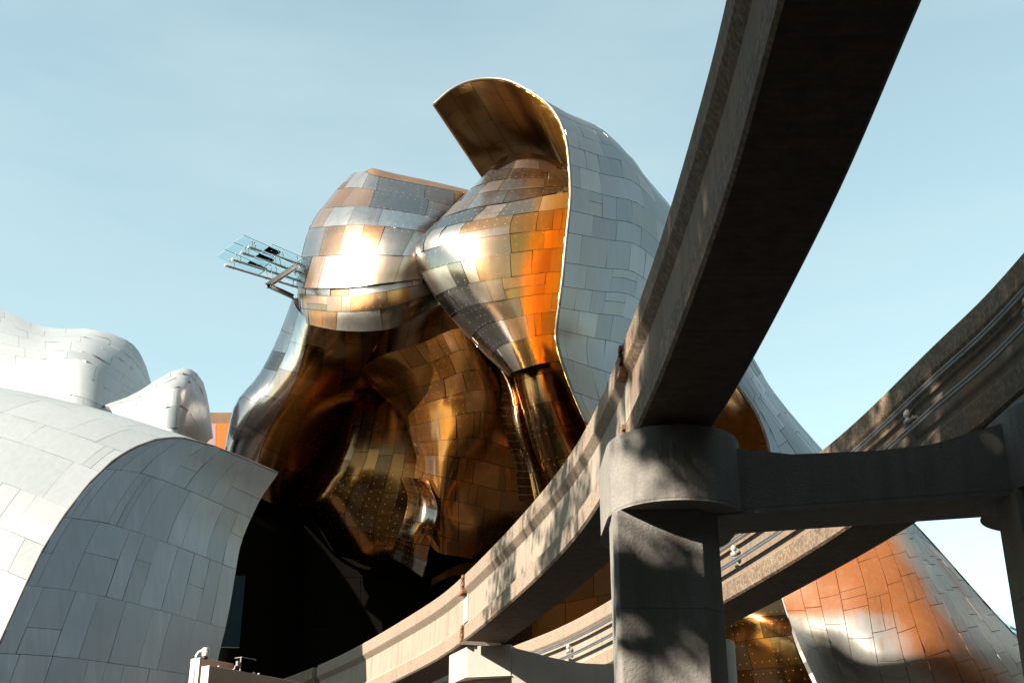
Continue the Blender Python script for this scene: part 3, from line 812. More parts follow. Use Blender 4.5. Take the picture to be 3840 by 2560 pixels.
# inner wall of the hollow, its deep shade painted near-black, and the copper wall behind the monorail
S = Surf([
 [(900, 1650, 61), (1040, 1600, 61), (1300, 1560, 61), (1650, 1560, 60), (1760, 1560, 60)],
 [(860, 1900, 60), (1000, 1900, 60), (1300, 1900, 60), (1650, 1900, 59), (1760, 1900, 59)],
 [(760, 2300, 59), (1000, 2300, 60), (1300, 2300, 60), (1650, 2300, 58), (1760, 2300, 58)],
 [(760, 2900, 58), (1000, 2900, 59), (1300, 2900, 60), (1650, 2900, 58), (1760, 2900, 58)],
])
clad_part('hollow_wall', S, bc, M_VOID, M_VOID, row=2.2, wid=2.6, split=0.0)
S = Surf([
 [(1640, 1840, 56.5), (1850, 1780, 56.5), (2100, 1640, 56.5), (2350, 1500, 57.0), (2500, 1440, 55.5), (2600, 1560, 58.0)],
 [(1640, 2080, 57.5), (1850, 2060, 57.7), (2100, 1980, 58.1), (2350, 1900, 58.7), (2600, 1850, 57.0), (2900, 1880, 59.0)],
 [(1600, 2300, 59.0), (1850, 2280, 59.3), (2100, 2250, 59.8), (2350, 2200, 60.5), (2600, 2180, 59.0), (2900, 2200, 60.5)],
 [(1560, 2900, 62.5), (1850, 2900, 62.8), (2100, 2900, 63.5), (2350, 2900, 64.5), (2600, 2900, 63.0), (2900, 2900, 64.0)],
])
clad_part('recessed_wall', S, bc, M_RUSTB, row=1.6, wid=1.8, split=0.0, tint=lambda u, v: 0.4 + rng.random() * 0.6, **BK)
# lining of the hollow mouth, black standing in for shade
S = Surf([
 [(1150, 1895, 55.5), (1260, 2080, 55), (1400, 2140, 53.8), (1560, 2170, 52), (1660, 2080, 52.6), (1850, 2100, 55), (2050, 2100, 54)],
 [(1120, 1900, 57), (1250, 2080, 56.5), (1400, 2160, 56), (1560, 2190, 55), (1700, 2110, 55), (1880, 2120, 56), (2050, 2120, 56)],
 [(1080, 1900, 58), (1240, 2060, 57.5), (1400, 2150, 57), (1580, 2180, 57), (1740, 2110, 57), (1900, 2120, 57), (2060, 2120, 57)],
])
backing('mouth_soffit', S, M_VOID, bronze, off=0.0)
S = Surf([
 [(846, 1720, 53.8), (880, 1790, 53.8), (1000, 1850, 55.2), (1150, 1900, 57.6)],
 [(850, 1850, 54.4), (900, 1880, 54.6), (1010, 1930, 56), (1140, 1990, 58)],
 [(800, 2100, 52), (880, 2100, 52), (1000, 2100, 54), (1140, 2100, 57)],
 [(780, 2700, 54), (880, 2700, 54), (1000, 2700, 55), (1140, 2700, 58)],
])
backing('mouth_cheek', S, M_VOID, bronze, off=0.0)  # black here too holds the shade of the hollow
bc.build()

# ================================================================== blue ridge and amber hollow right of the overhead beam
ridge = empty('ridge_building', (10, 55, 0))
tag(ridge, 'blue silver metal ridge with an amber hollow seen between the overhead beam and crossbeam', 'building')
rc = Cladding(ridge)
S = Surf([
 [(2560, 1000, 62), (2700, 1160, 60), (2832, 1355, 59), (2880, 1440, 58.5), (2960, 1545, 58.5), (3042, 1640, 59), (3130, 1740, 60)],
 [(2540, 1060, 58), (2670, 1220, 56.6), (2800, 1400, 55.8), (2850, 1480, 55.3), (2922, 1575, 55.5), (2990, 1660, 56), (3070, 1760, 57)],
 [(2520, 1120, 56), (2640, 1280, 54.6), (2770, 1455, 54), (2828, 1540, 53.6), (2868, 1630, 53.4), (2890, 1720, 53.6), (2920, 1820, 54)],
])
clad_part('outer_face', S, rc, M_BLUE, row=0.9, wid=2.0, split=0.05, tint=lambda u, v: rng.random() * 0.5)
S = Surf([
 [(2520, 1120, 56), (2640, 1280, 54.6), (2770, 1455, 54), (2828, 1540, 53.6), (2868, 1630, 53.4), (2890, 1720, 53.6), (2920, 1820, 54)],
 [(2490, 1200, 58), (2600, 1340, 57), (2710, 1490, 56.4), (2750, 1570, 56.2), (2780, 1650, 56), (2800, 1730, 56), (2820, 1820, 56)],
 [(2440, 1300, 59), (2520, 1420, 58), (2600, 1540, 58), (2640, 1610, 58), (2660, 1680, 58), (2680, 1750, 58), (2700, 1820, 58)],
])
clad_part('amber_hollow', S, rc, M_RUSTB, M_BACKB, row=1.0, wid=1.5, split=0.0, tint=lambda u, v: 0.5 + 0.5 * rng.random(), stain=lambda u, v: 0.8 + 0 * u)
e = S(np.linspace(0, 1, 40), np.zeros(40))
edge_strip('edge_trim', e, 0.05, M_RUSTP, ridge)
rc.build()

# ================================================================== rust streaked building, lower right
rusty = empty('rust_streaked_building', (11, 50, 0))
tag(rusty, 'pale metal building stained with orange rust streaks at the lower right', 'building')
rb = Cladding(rusty)
S = Surf([
 [(2880, 2060, 52), (3000, 1960, 52), (3130, 1850, 52), (3260, 1780, 53), (3340, 1880, 55)],
 [(2905, 2150, 50), (3060, 2080, 49.6), (3210, 2010, 50), (3360, 1960, 51.2), (3432, 1972, 54.5)],
 [(2937, 2253, 49.2), (3090, 2220, 48.4), (3270, 2170, 48.2), (3440, 2120, 49.4), (3560, 2112, 53.6)],
 [(2962, 2332, 48.3), (3120, 2360, 47.7), (3300, 2340, 47.3), (3510, 2270, 48.2), (3690, 2262, 53)],
 [(2978, 2370, 47.7), (3140, 2440, 48.2), (3330, 2490, 47.0), (3580, 2420, 47.4), (3790, 2368, 52.4)],
 [(3005, 2440, 47.2), (3160, 2500, 49.0), (3350, 2570, 49.2), (3640, 2540, 48.0), (3880, 2470, 52)],
 [(3070, 2580, 46.8), (3220, 2640, 50.0), (3400, 2720, 51.5), (3700, 2700, 50.4), (4000, 2610, 52)],
])
def rust_stain(u, v):
    sm = lambda a, b, x: np.clip((x - a) / (b - a), 0, 1)
    upper = (1 - sm(0.42, 0.62, u)) * sm(0.10, 0.2, v) * (1 - sm(0.50, 0.56, v))
    band = np.exp(-((u - (0.42 + 0.55 * (v - 0.5))) / 0.12) ** 2) * sm(0.40, 0.5, v)
    far = 0.45 * np.exp(-((u - 0.86) / 0.05) ** 2) * sm(0.25, 0.35, v) * (1 - sm(0.5, 0.7, v))
    return np.clip(1.35 * (upper + band + far), 0, 1.3)
clad_part('streaked_face', S, rb, M_RUSTY, row=0.95, wid=1.45, split=0.04, bigsplit=0.08, along='v', stain=rust_stain, sk=0.12)
S2 = Surf([
 [(2600, 2120, 52.6), (2750, 2100, 51.6), (2880, 2062, 52.2)],
 [(2620, 2300, 50.4), (2780, 2270, 49.6), (2935, 2253, 49.3)],
 [(2640, 2420, 50.6), (2800, 2390, 49.6), (2976, 2370, 47.9)],
 [(2680, 2600, 52), (2860, 2600, 50), (3070, 2582, 47.0)],
])
clad_part('copper_return', S2, rb, M_RUSTB, M_BACKB, row=1.0, wid=1.3, split=0.0, tint=lambda u, v: 0.4 + 0.6 * rng.random())
sky_edge = [tuple(p) for p in resample([(3340, 1880, 55), (3432, 1972, 54.5), (3560, 2112, 53.6), (3690, 2262, 53), (3790, 2368, 52.4), (3880, 2470, 52), (4000, 2610, 52)], 40)]
S3 = Surf([[np.array(p) + (0.0, 0, 0) for p in sky_edge[::6]], [np.array(p) + (0.35, 2.5, 0.1) for p in sky_edge[::6]], [np.array(p) + (0.5, 6, -0.6) for p in sky_edge[::6]]], px=False)
clad_part('ridge_cap', S3, rb, M_BLUE, row=0.8, wid=2.0, split=0.0, tint=lambda u, v: rng.random() * 0.3)
rb.build()

# ================================================================== glass canopies on the buildings
def pane(bm, a, b, c, th=0.03):
    a, b, c = Vector(a), Vector(b), Vector(c); d = b + (c - a)
    n = (b - a).cross(c - a).normalized() * th
    q = [a, b, d, c]
    lo = [bm.verts.new(p) for p in q]; hi = [bm.verts.new(p + n) for p in q]
    bm.faces.new(lo); bm.faces.new(hi)
    for i in range(4):
        j = (i + 1) % 4
        bm.faces.new((lo[i], lo[j], hi[j], hi[i]))

can = empty('glass_canopy', tuple(at(1110, 1050, 51)))
tag(can, 'glass canopy of overlapping panes on grey steel tubes sticking out of the bronze bulge', 'canopy')
TUBES = [((933, 926), (1128, 991)), ((905, 947), (1128, 1022)), ((871, 973), (1124, 1053)), ((845, 995), (1116, 1077))]
tubes3 = []
for k, (a, b) in enumerate(TUBES):
    pb = at(*b, 51.4 - 0.35 * k); zt = pb[2]
    # tubes are level: find the depth of the free end at that height
    v = (1280 - a[1]) / F; Y = (zt - CAM_Z) * (CP - SP * v) / (SP + CP * v)
    pa = at(*a, Y); tubes3.append((pa, pb))
    bm = bmesh.new(); add_tube(bm, [pa, pb], 0.048, 12)
    tb = bm_obj('tube', bm, M_TUBE, can, smooth=False)
    d = Vector(pb - pa).normalized()
    bm = bmesh.new(); add_lathe(bm, [(0.054, -0.03), (0.056, 0.05), (0.05, 0.06)], pa, d, 12); bm_obj('end_cap', bm, M_WHITE, tb)
    bm = bmesh.new()
    for fr in (0.06, 0.11, 0.56, 0.64, 0.93):
        q = Vector(pa + (pb - pa) * fr)
        add_lathe(bm, [(0.062, -0.03), (0.062, 0.03)], q, d, 10)
        add_tube(bm, [q, q + Vector((0.03, 0.02, 0.16)), q + Vector((-0.03, -0.03, 0.30))], 0.016, 6)
        add_lathe(bm, [(0.032, 0), (0.032, 0.03)], q + Vector((-0.03, -0.03, 0.30)), (0, 0, 1), 8)
    cl = bm_obj('clamp', bm, M_GREYM, tb); cl['kind'] = 'stuff'
PANES = [((913, 883), (879, 907), (1052, 945)), ((877, 911), (843, 935), (1028, 975)), ((843, 937), (812, 960), (1002, 1008)),
         ((1019, 917), (989, 938), (1140, 969)), ((986, 940), (958, 961), (1134, 1004)), ((956, 963), (928, 985), (1128, 1034))]
for k, (a, b, c) in enumerate(PANES):
    kk = k % 3
    z = (tubes3[kk][0][2] + tubes3[kk + 1][0][2]) / 2 + 0.62
    pts = []
    for q in (a, b, c):
        v = (1280 - q[1]) / F; Y = (z - CAM_Z) * (CP - SP * v) / (SP + CP * v); pts.append(at(*q, Y))
    bm = bmesh.new(); pane(bm, *pts)
    gp = bm_obj('glass_pane', bm, M_GLASS, can)
    A, B, C = [Vector(p) for p in pts]; Dv = B + C - A
    bm = bmesh.new()
    for s_, e_ in ((A, C), (C, Dv)):
        add_tube(bm, [s_ + Vector((0, 0, 0.016)), e_ + Vector((0, 0, 0.016))], 0.014, 6)
    bm_obj('edge', bm, M_GEDGE, gp)
    if k >= 3:
        bm = bmesh.new()
        c0 = A + (C - A) * 0.22 + (B - A) * 0.5
        e1, e2 = (C - A).normalized(), (B - A).normalized()
        for i in range(16):
            o_ = c0 + e1 * random.gauss(0, 0.13) + e2 * random.gauss(0, 0.1) + Vector((0, 0, -0.07 - 0.0006 * i))
            an = random.uniform(0, 6.3); l_ = random.uniform(0.03, 0.08)
            d1 = (e1 * math.cos(an) + e2 * math.sin(an)) * l_; d2 = (e1 * -math.sin(an) + e2 * math.cos(an)) * l_ * 0.22
            vs = [bm.verts.new(o_ - d1), bm.verts.new(o_ + d2), bm.verts.new(o_ + d1), bm.verts.new(o_ - d2)]
            bm.faces.new(vs)
        fp = bm_obj('leaf_print', bm, M_FRIT, gp); fp['kind'] = 'stuff'
def ibeam(bm, a, b, w=0.13, h=0.16, t=0.025):
    a, b = Vector(a), Vector(b); d = (b - a); Ln = d.length; d.normalize()
    sx = d.cross(Vector((0, 0, 1))).normalized(); up = sx.cross(d)
    M = Matrix((( d.x, sx.x, up.x, (a.x + b.x) / 2), (d.y, sx.y, up.y, (a.y + b.y) / 2), (d.z, sx.z, up.z, (a.z + b.z) / 2), (0, 0, 0, 1)))
    add_box(bm, (0, 0, h / 2), (Ln, w, t), M=M); add_box(bm, (0, 0, -h / 2), (Ln, w, t), M=M); add_box(bm, (0, 0, 0), (Ln, t, h - t), M=M)
bm = bmesh.new(); ibeam(bm, at(1002, 1072, 48.9), at(1112, 997, 50.6), 0.16, 0.2); bm_obj('cross_girder', bm, M_STEEL, can)
bm = bmesh.new(); ibeam(bm, at(1012, 1072, 48.95), at(1100, 1113, 51.2), 0.13, 0.16); bm_obj('strut', bm, M_STEEL, can)
can2 = empty('glass_canopy', tuple(at(3800, 2350, 62)))
tag(can2, 'tiny glass canopy with white tubes behind the rust streaked ridge at the far right', 'canopy')
for a, b, c in (((3720, 2275), (3760, 2330), (3840, 2385)), ((3752, 2328), (3768, 2350), (3850, 2390)), ((3800, 2335), (3770, 2340), (3860, 2390))):
    bm = bmesh.new(); pane(bm, at(*a, 60), at(*b, 59.6), at(*c, 60.4)); bm_obj('glass_pane', bm, M_GLASS, can2)
for a, b in (((3775, 2360), (3850, 2400)), ((3790, 2350), (3860, 2385))):
    bm = bmesh.new(); add_tube(bm, [at(*a, 59.4), at(*b, 60)], 0.06, 8); bm_obj('tube', bm, M_WHITE, can2)

# ================================================================== monorail guideways
def crv(pts, step=0.5):
    P = np.array(pts, float); n = len(P)
    Q = np.concatenate([[2 * P[0] - P[1]], P, [2 * P[-1] - P[-2]]])
    out = []
    for i in range(n - 1):
        p0, p1, p2, p3 = Q[i:i + 4]
        for t in np.linspace(0, 1, 24, endpoint=False):
            out.append(0.5 * ((2 * p1) + (p2 - p0) * t + (2 * p0 - 5 * p1 + 4 * p2 - p3) * t * t + (3 * p1 - p0 - 3 * p2 + p3) * t ** 3))
    out.append(P[-1]); out = np.array(out)
    for _ in range(12):
        out[1:-1] = out[1:-1] * 0.5 + (out[:-2] + out[2:]) * 0.25
    s = np.concatenate([[0], np.cumsum(np.linalg.norm(np.diff(out, axis=0), axis=1))])
    q = np.arange(0, s[-1], step)
    return np.stack([np.interp(q, s, out[:, k]) for k in range(2)], -1)
ZB = CAM_Z + 5.5
HW = 0.475
PROF = [(-0.44, 0.0), (-HW, 0.035), (-HW, 0.34), (-0.385, 0.43), (-0.375, 1.03), (-HW + 0.012, 1.15), (-HW, 1.17), (-HW, 1.46), (-0.44, 1.5)]
PROF = PROF + [(-x, z) for x, z in PROF[::-1]]
def sect(side):
    t = np.gradient(side, axis=0); t /= np.linalg.norm(t, axis=1, keepdims=True)
    nrm = np.stack([t[:, 1], -t[:, 0]], -1)
    return t, nrm
def beam_mesh(name, side, i0, i1, parent, mats):
    t, nr = sect(side)
    idx = range(i0, i1 + 1); n = len(PROF)
    V, Fc, fm = [], [], []
    for i in idx:
        c = side[i] + nr[i] * HW
        for x, z in PROF:
            V.append((c[0] + nr[i][0] * x, c[1] + nr[i][1] * x, ZB + z))
    m = len(idx)
    web = {3, 13}
    for a in range(m - 1):
        for k in range(n):
            k2 = (k + 1) % n
            Fc.append((a * n + k, a * n + k2, (a + 1) * n + k2, (a + 1) * n + k))
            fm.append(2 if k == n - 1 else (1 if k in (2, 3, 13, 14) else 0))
    Fc.append(tuple(range(n - 1, -1, -1))); fm.append(1)
    Fc.append(tuple((m - 1) * n + k for k in range(n))); fm.append(1)
    return mesh_obj(name, V, Fc, mats, parent, fmat=fm)
sideA = crv([(0.7, -16), (1.4, -4), (1.70, 2), (1.76, 6.75), (1.77, 10), (1.53, 14.9), (0.88, 20.45), (-0.99, 27.9), (-2.54, 32.3), (-5.8, 39.3), (-10.5, 46.5), (-15, 52)], 0.4)
sideB = crv([(5.3, -16), (5.85, -2), (5.98, 6), (5.88, 13), (5.61, 15.8), (5.07, 19.9), (3.65, 26), (1.85, 32.3), (0.0, 36.5), (-3.6, 43), (-8.5, 50)], 0.4)
iy = lambda s, Y: int(np.argmin(np.abs(s[:, 1] - Y)))
def span(side, Y0, Y1, label, mats, rails=None):
    i0, i1 = iy(side, Y0), iy(side, Y1) - 0
    t, nr = sect(side)
    c = side[i0] + nr[i0] * HW
    e = empty('guideway_beam', (c[0], c[1], ZB))
    tag(e, label, 'monorail beam', 'monorail guideway spans')
    beam_mesh('girder', side, i0, i1, e, mats)
    return e, i0, i1, t, nr
matsA = [M_AGG, M_WEB, M_SOFFIT]; matsB = [M_AGGD, M_WEBD, M_SOFFIT]  # darker set: stained on the right line, painted shade on the left
def trim_gap(side, Y):
    return Y
A1 = span(sideA, -16, 15.6, 'shaded concrete monorail beam sweeping overhead to the top edge of the photo', matsB)  # darker concrete stands in for the deep shade on this span
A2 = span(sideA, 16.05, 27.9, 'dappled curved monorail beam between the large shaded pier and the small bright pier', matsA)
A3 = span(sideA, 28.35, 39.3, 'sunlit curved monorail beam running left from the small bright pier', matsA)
A4 = span(sideA, 39.75, 52, 'dark monorail beam end disappearing into the building hollow', matsB)  # the building's shadow is put into the concrete colour
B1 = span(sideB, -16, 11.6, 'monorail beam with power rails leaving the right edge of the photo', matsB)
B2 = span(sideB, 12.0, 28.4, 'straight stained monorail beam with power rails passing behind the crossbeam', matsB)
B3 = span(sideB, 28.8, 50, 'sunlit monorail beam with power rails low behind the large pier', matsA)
# rusty finger joints where spans meet on the left line
for e, i, sgn in ((A2, A2[1], 1), (A3, A3[1], 1)):
    root, _, _, t, nr = e
    s = sideA[i] ; ang = math.atan2(t[i][1], t[i][0])
    for zz, hh in ((1.31, 0.34), (0.19, 0.34)):
        bm = bmesh.new()
        for q in range(4):
            p = s - nr[i] * 0.012 - t[i] * (0.22 + 0.05 * (q % 2))
            add_box(bm, (p[0], p[1], ZB + zz - hh / 2 + (q + 0.5) * hh / 4), (0.13, 0.05, hh / 4 - 0.012), ang)
        bm_obj('joint_plate', bm, M_RUSTP, root)
    p = s + nr[i] * 0.085 - t[i] * 0.22
    bm = bmesh.new(); add_box(bm, (p[0], p[1], ZB + 0.75), (0.36, 0.04, 0.62), ang); bm_obj('joint_cover', bm, M_PORC if e is A3 else M_WEB, root)
    bm = bmesh.new(); p = s + nr[i] * 0.03 - t[i] * 0.2; add_box(bm, (p[0], p[1], ZB + 1.1), (0.35, 0.16, 0.07), ang); bm_obj('joint_bracket', bm, M_RUSTP, root)
# power rails and their insulator brackets on the right line
def rails(rec):
    root, i0, i1, t, nr = rec
    lo = max(i0, iy(sideB, 6)); hi = min(i1, iy(sideB, 46))
    for z, off in ((1.02, 0.10), (0.62, 0.13)):
        bm = bmesh.new()
        pts = [sideB[i] + nr[i] * (0.10 - off - 0.03) for i in range(lo, hi + 1)]
        for a in range(2):
            dz = (0.026, -0.026)[a]
            add_tube(bm, [(p[0], p[1], ZB + z + dz) for p in pts], 0.019, 6)
        add_tube(bm, [(p[0] , p[1], ZB + z) for p in pts], 0.012, 4)
        bm_obj('power_rail', bm, M_ALU, root)
        bm = bmesh.new()
    proto = None
    i = lo + 3
    while i < hi - 2:
        s = sideB[i]; ang = math.atan2(t[i][1], t[i][0])
        if proto is None and not hasattr(rails, 'me'):
            bm = bmesh.new()          # local frame: x along the beam, y out from the web
            vs = [(-0.09, 0.0, 0.50), (0.09, 0.0, 0.50), (0.09, 0.0, 1.0), (-0.09, 0.0, 1.0), (-0.02, 0.15, 0.80), (0.02, 0.15, 0.80)]
            v = [bm.verts.new(q) for q in vs]
            for f in ((0, 1, 5, 4), (3, 2, 5, 4), (0, 3, 4), (1, 2, 5)): bm.faces.new([v[k] for k in f])
            bmesh.ops.recalc_face_normals(bm, faces=bm.faces[:]); me = bpy.data.meshes.new('bracket'); bm.to_mesh(me); bm.free(); me.materials.append(M_GREYM)
            bm = bmesh.new(); prof = [(0.02, -0.11), (0.05, -0.10), (0.062, -0.06), (0.03, -0.03), (0.03, 0.0), (0.062, 0.02), (0.05, 0.07), (0.025, 0.10), (0.02, 0.11)]
            add_lathe(bm, prof, (-0.16, 0.14, 0.82), (0, 0, 1), 12)
            bmesh.ops.recalc_face_normals(bm, faces=bm.faces[:]); mi = bpy.data.meshes.new('insulator'); bm.to_mesh(mi); bm.free(); mi.materials.append(M_PORC)
            for p in mi.polygons: p.use_smooth = True
            rails.me, rails.mi = me, mi
        b = bpy.data.objects.new('bracket', rails.me); link(b, root)
        q = s + nr[i] * 0.10
        b.location = (q[0], q[1], ZB); b.rotation_euler = (0, 0, ang)
        ins = bpy.data.objects.new('insulator', rails.mi); COL.objects.link(ins); ins.parent = b
        i += 9
for r_ in (B1, B2, B3): rails(r_)

# ================================================================== piers
def stadium(cx, cy, r, ln, ang, n=20):
    d = Vector((math.cos(ang), math.sin(ang))); out = []
    for s in (1, -1):
        for k in range(n + 1):
            a = ang - math.pi / 2 + math.pi * k / n + (0 if s > 0 else math.pi)
            out.append((cx + s * d.x * ln / 2 + r * math.cos(a), cy + s * d.y * ln / 2 + r * math.sin(a)))
    return out
def oct_col(x0, x1, y0, y1, c):
    return [(x0 + 0.05, y0), (x1 - c, y0), (x1, y0 + c), (x1, y1 - c), (x1 - c, y1), (x0 + 0.05, y1), (x0, y1 - 0.05), (x0, y0 + 0.05)]
bent = empty('monorail_pier', (2.0, 15.4, 0))
tag(bent, 'large grey two-column monorail pier with rounded heads and a crossbeam in dappled shade', 'monorail pier', 'monorail piers')
zh0, zh1 = CAM_Z + 4.46, CAM_Z + 5.42
bm = bmesh.new(); add_prism(bm, stadium(2.0, 15.72, 0.83, 0.9, R(92)), zh0, zh1)
bm_obj('pier_head', bm, M_PIER, bent, bevel=0.02)
bm = bmesh.new(); add_prism(bm, stadium(6.58, 14.55, 0.83, 0.9, R(92)), zh0, zh1)
bm_obj('pier_head', bm, M_PIER, bent, bevel=0.02)
bm = bmesh.new(); add_prism(bm, oct_col(1.21, 2.50, 14.82, 15.55, 0.24), 0, zh0)
bm_obj('column', bm, M_PIER, bent, bevel=0.015)
bm = bmesh.new(); add_prism(bm, oct_col(5.74, 7.1, 13.95, 14.7, 0.2), 0, zh0)
bm_obj('column', bm, M_PIER, bent, bevel=0.015)
zr = lambda z: CAM_Z + z
cb0 = Vector((2.45, 15.0)); cb1 = Vector((5.95, 14.10)); dd = (cb1 - cb0); Ln = dd.length
bm = bmesh.new()
add_slab(bm, [(0, zr(4.455)), (Ln - 0.35, zr(4.455)), (Ln, zr(4.455)), (Ln, zr(5.335)), (Ln * 0.72, zr(5.10)), (Ln * 0.55, zr(5.08)), (Ln * 0.27, zr(5.12)), (0.12, zr(5.30)), (0, zr(5.32))], (cb0.x, cb0.y), (dd.x, dd.y), 0.95)
bm_obj('crossbeam', bm, M_PIER, bent, bevel=0.018)
for (x, y) in ((2.0, 15.6), (6.3, 14.2)):
    pass
bm = bmesh.new(); add_box(bm, (2.02, 15.6, ZB - 0.045), (0.8, 1.2, 0.085), R(4)); bm_obj('bearing_pad', bm, M_STEEL, bent)
bm = bmesh.new(); add_box(bm, (6.25, 14.2, ZB - 0.045), (0.8, 1.2, 0.085), R(4)); bm_obj('bearing_pad', bm, M_STEEL, bent)

bent2 = empty('monorail_pier', (-0.4, 28.6, 0))
tag(bent2, 'small sunlit monorail pier with a curved crossbeam, low in front of the building', 'monorail pier', 'monorail piers')
# angled cap block carrying the left line
P0 = Vector((-0.99, 28.4)); P1 = Vector((-0.02, 28.15)); P2 = Vector((-1.43, 29.45)); 
bm = bmesh.new()
poly = [(P2.x, P2.y), (P0.x, P0.y), (P1.x, P1.y), (P1.x + 0.35, P1.y + 1.3), (-0.6, 30.2)]
add_prism(bm, poly, zr(4.77), zr(5.44))
bm_obj('pier_head', bm, M_PIERW, bent2, bevel=0.02)
bm = bmesh.new()
add_prism(bm, [(-1.15, 29.0), (-0.75, 28.65), (0.0, 28.4), (0.3, 29.2), (-0.4, 29.9)], 0, zr(4.765))
bm_obj('column', bm, M_PIERW, bent2, bevel=0.02)
ds = Vector((3.9, -0.25)); Ln = ds.length
prof = [(0, zr(4.4))] + [(Ln * k / 10, zr(4.4)) for k in range(1, 11)]
topz = [5.36, 5.26, 5.15, 5.06, 5.00, 4.98, 5.00, 5.06, 5.15, 5.26, 5.36]
prof += [(Ln * k / 10, zr(topz[k])) for k in range(10, -1, -1)]
bm = bmesh.new(); add_slab(bm, prof, (P1.x + 0.03, P1.y + 0.02), (ds.x, ds.y), 0.8); bm_obj('crossbeam', bm, M_PIERW, bent2, bevel=0.015)
bm = bmesh.new(); add_prism(bm, stadium(4.0, 28.4, 0.75, 0.8, R(100)), zr(4.4), zr(5.42)); bm_obj('pier_head', bm, M_PIERW, bent2)
bm = bmesh.new(); add_prism(bm, oct_col(3.4, 4.6, 27.9, 29.0, 0.2), 0, zr(4.4)); bm_obj('column', bm, M_PIERW, bent2)

# ================================================================== brown parapet wall with camera, floodlight and little lamps
WZ = CAM_Z + 3.9
w0 = Vector((-5.11, 22.0)); w1 = Vector((-3.4, 24.3)); wd = (w1 - w0).normalized(); wn_ = Vector((-wd.y, wd.x))
wall = empty('parapet_wall', (w0.x, w0.y, 0))
tag(wall, 'brown parapet wall with a white sunlit end at the bottom edge left of the monorail', 'wall')
def wall_prism(a, b, th, z0, z1):
    bm = bmesh.new(); add_prism(bm, [(a.x, a.y), (b.x, b.y), (b.x + wn_.x * th, b.y + wn_.y * th), (a.x + wn_.x * th, a.y + wn_.y * th)], z0, z1); return bm
bm_obj('front_leaf', wall_prism(w0, w0 + wd * 9, 0.20, 0, WZ), M_BROWN, wall, bevel=0.008)
wE = w0 + wn_ * 0.005 - wd * 0.012
bm_obj('end_face', wall_prism(wE, wE + wd * 0.011, 0.19, 0, WZ - 0.005), M_WHITE, wall)
w2 = w0 + wn_ * 0.26 + wd * 0.0
bm_obj('rear_leaf', wall_prism(w2, w2 + wd * 0.75, 0.24, 0, WZ + 0.16), M_BROWN, wall, bevel=0.008)
wE = w2 + wn_ * 0.005 - wd * 0.012
bm_obj('end_face', wall_prism(wE, wE + wd * 0.011, 0.23, 0, WZ + 0.155), M_WHITE, wall)

camr = empty('security_camera', tuple(at(728, 2560, 21.6)))
tag(camr, 'white dome security camera on a curved pole at the parapet end', 'security camera')
pp = [at(720, 2760, 21.6), at(723, 2640, 21.6), at(725, 2540, 21.6), at(729, 2478, 21.6), at(735, 2458, 21.6), at(745, 2444, 21.6), at(758, 2437, 21.6), at(768, 2435, 21.6)]
bm = bmesh.new(); add_tube(bm, pp, 0.021, 12); bm_obj('pole', bm, M_WHITE, camr, smooth=True)
c = at(773, 2436, 21.6)
bm = bmesh.new(); add_lathe(bm, [(0.05, 0.035), (0.063, 0.03), (0.063, -0.018), (0.055, -0.022)], c, (0, 0, 1), 20); bm_obj('mount_cap', bm, M_WHITE, camr, smooth=False)
bm = bmesh.new(); add_lathe(bm, [(0.058, -0.026), (0.065, -0.04), (0.06, -0.10), (0.045, -0.115)], c, (0, 0, 1), 20); bm_obj('housing', bm, M_WHITE, camr)
bm = bmesh.new(); add_lathe(bm, [(0.044, -0.112), (0.042, -0.13), (0.03, -0.15), (0.012, -0.16), (0.002, -0.161)], c, (0, 0, 1), 20); bm_obj('dome', bm, M_DOME, camr, smooth=True)

fl = empty('floodlight', tuple(at(905, 2500, 22.6)))
tag(fl, 'dark boxy floodlight with a grey visor standing on the brown parapet', 'floodlight')
fo = Vector(at(884, 2512, 22.55)); fx = Vector((wd.x, wd.y, 0)); up = Vector((0, 0, 1)); fy = Vector((wn_.x, wn_.y, 0))
def fbox(name, o, sx, sy, sz, mat):
    bm = bmesh.new(); add_box(bm, (0, 0, 0), (sx, sy, sz), 0.0, M=Matrix.Translation(fo + fx * o[0] + fy * o[1] + up * o[2]) @ Matrix.Rotation(math.atan2(wd.y, wd.x), 4, 'Z'))
    return bm_obj(name, bm, mat, fl, bevel=0.004)
fbox('lamp_body', (0.20, 0.0, 0.12), 0.30, 0.16, 0.19, M_VOID)
fbox('visor', (0.20, 0.0, 0.224), 0.34, 0.18, 0.014, M_GREYM)
fbox('side_arm', (0.035, -0.07, 0.10), 0.016, 0.024, 0.235, M_GREYM)
fbox('junction_box', (-0.012, -0.05, 0.11), 0.05, 0.05, 0.08, M_GREYM)
bm = bmesh.new(); add_tube(bm, [fo + fx * -0.02 + up * 0.08, fo + fx * -0.03 + up * 0.03, fo + fx * -0.07 + up * 0.0], 0.010, 6); bm_obj('cable', bm, M_WHITE, fl)
for k, (x, y) in enumerate(((820, 2498), (953, 2523), (970, 2526))):
    tl = at(x, y, 22.0 + (x - 788) / 359 * 1.8 + 0.12)
    e = empty('marker_lamp', tuple(tl))
    tag(e, ['tiny white lamp on the parapet nearest the security camera', 'left one of two tiny white lamps right of the floodlight on the parapet', 'right one of two tiny white lamps right of the floodlight on the parapet'][k], 'lamp', 'tiny lamps along the parapet')
    bm = bmesh.new(); add_lathe(bm, [(0.012, -0.05), (0.014, -0.02)], tl, (0, 0, 1), 8); bm_obj('stem', bm, M_WHITE, e)
    bm = bmesh.new(); bmesh.ops.create_icosphere(bm, subdivisions=2, radius=0.022, matrix=Matrix.Translation(tl)); bm_obj('globe', bm, M_PORC, e, smooth=True)

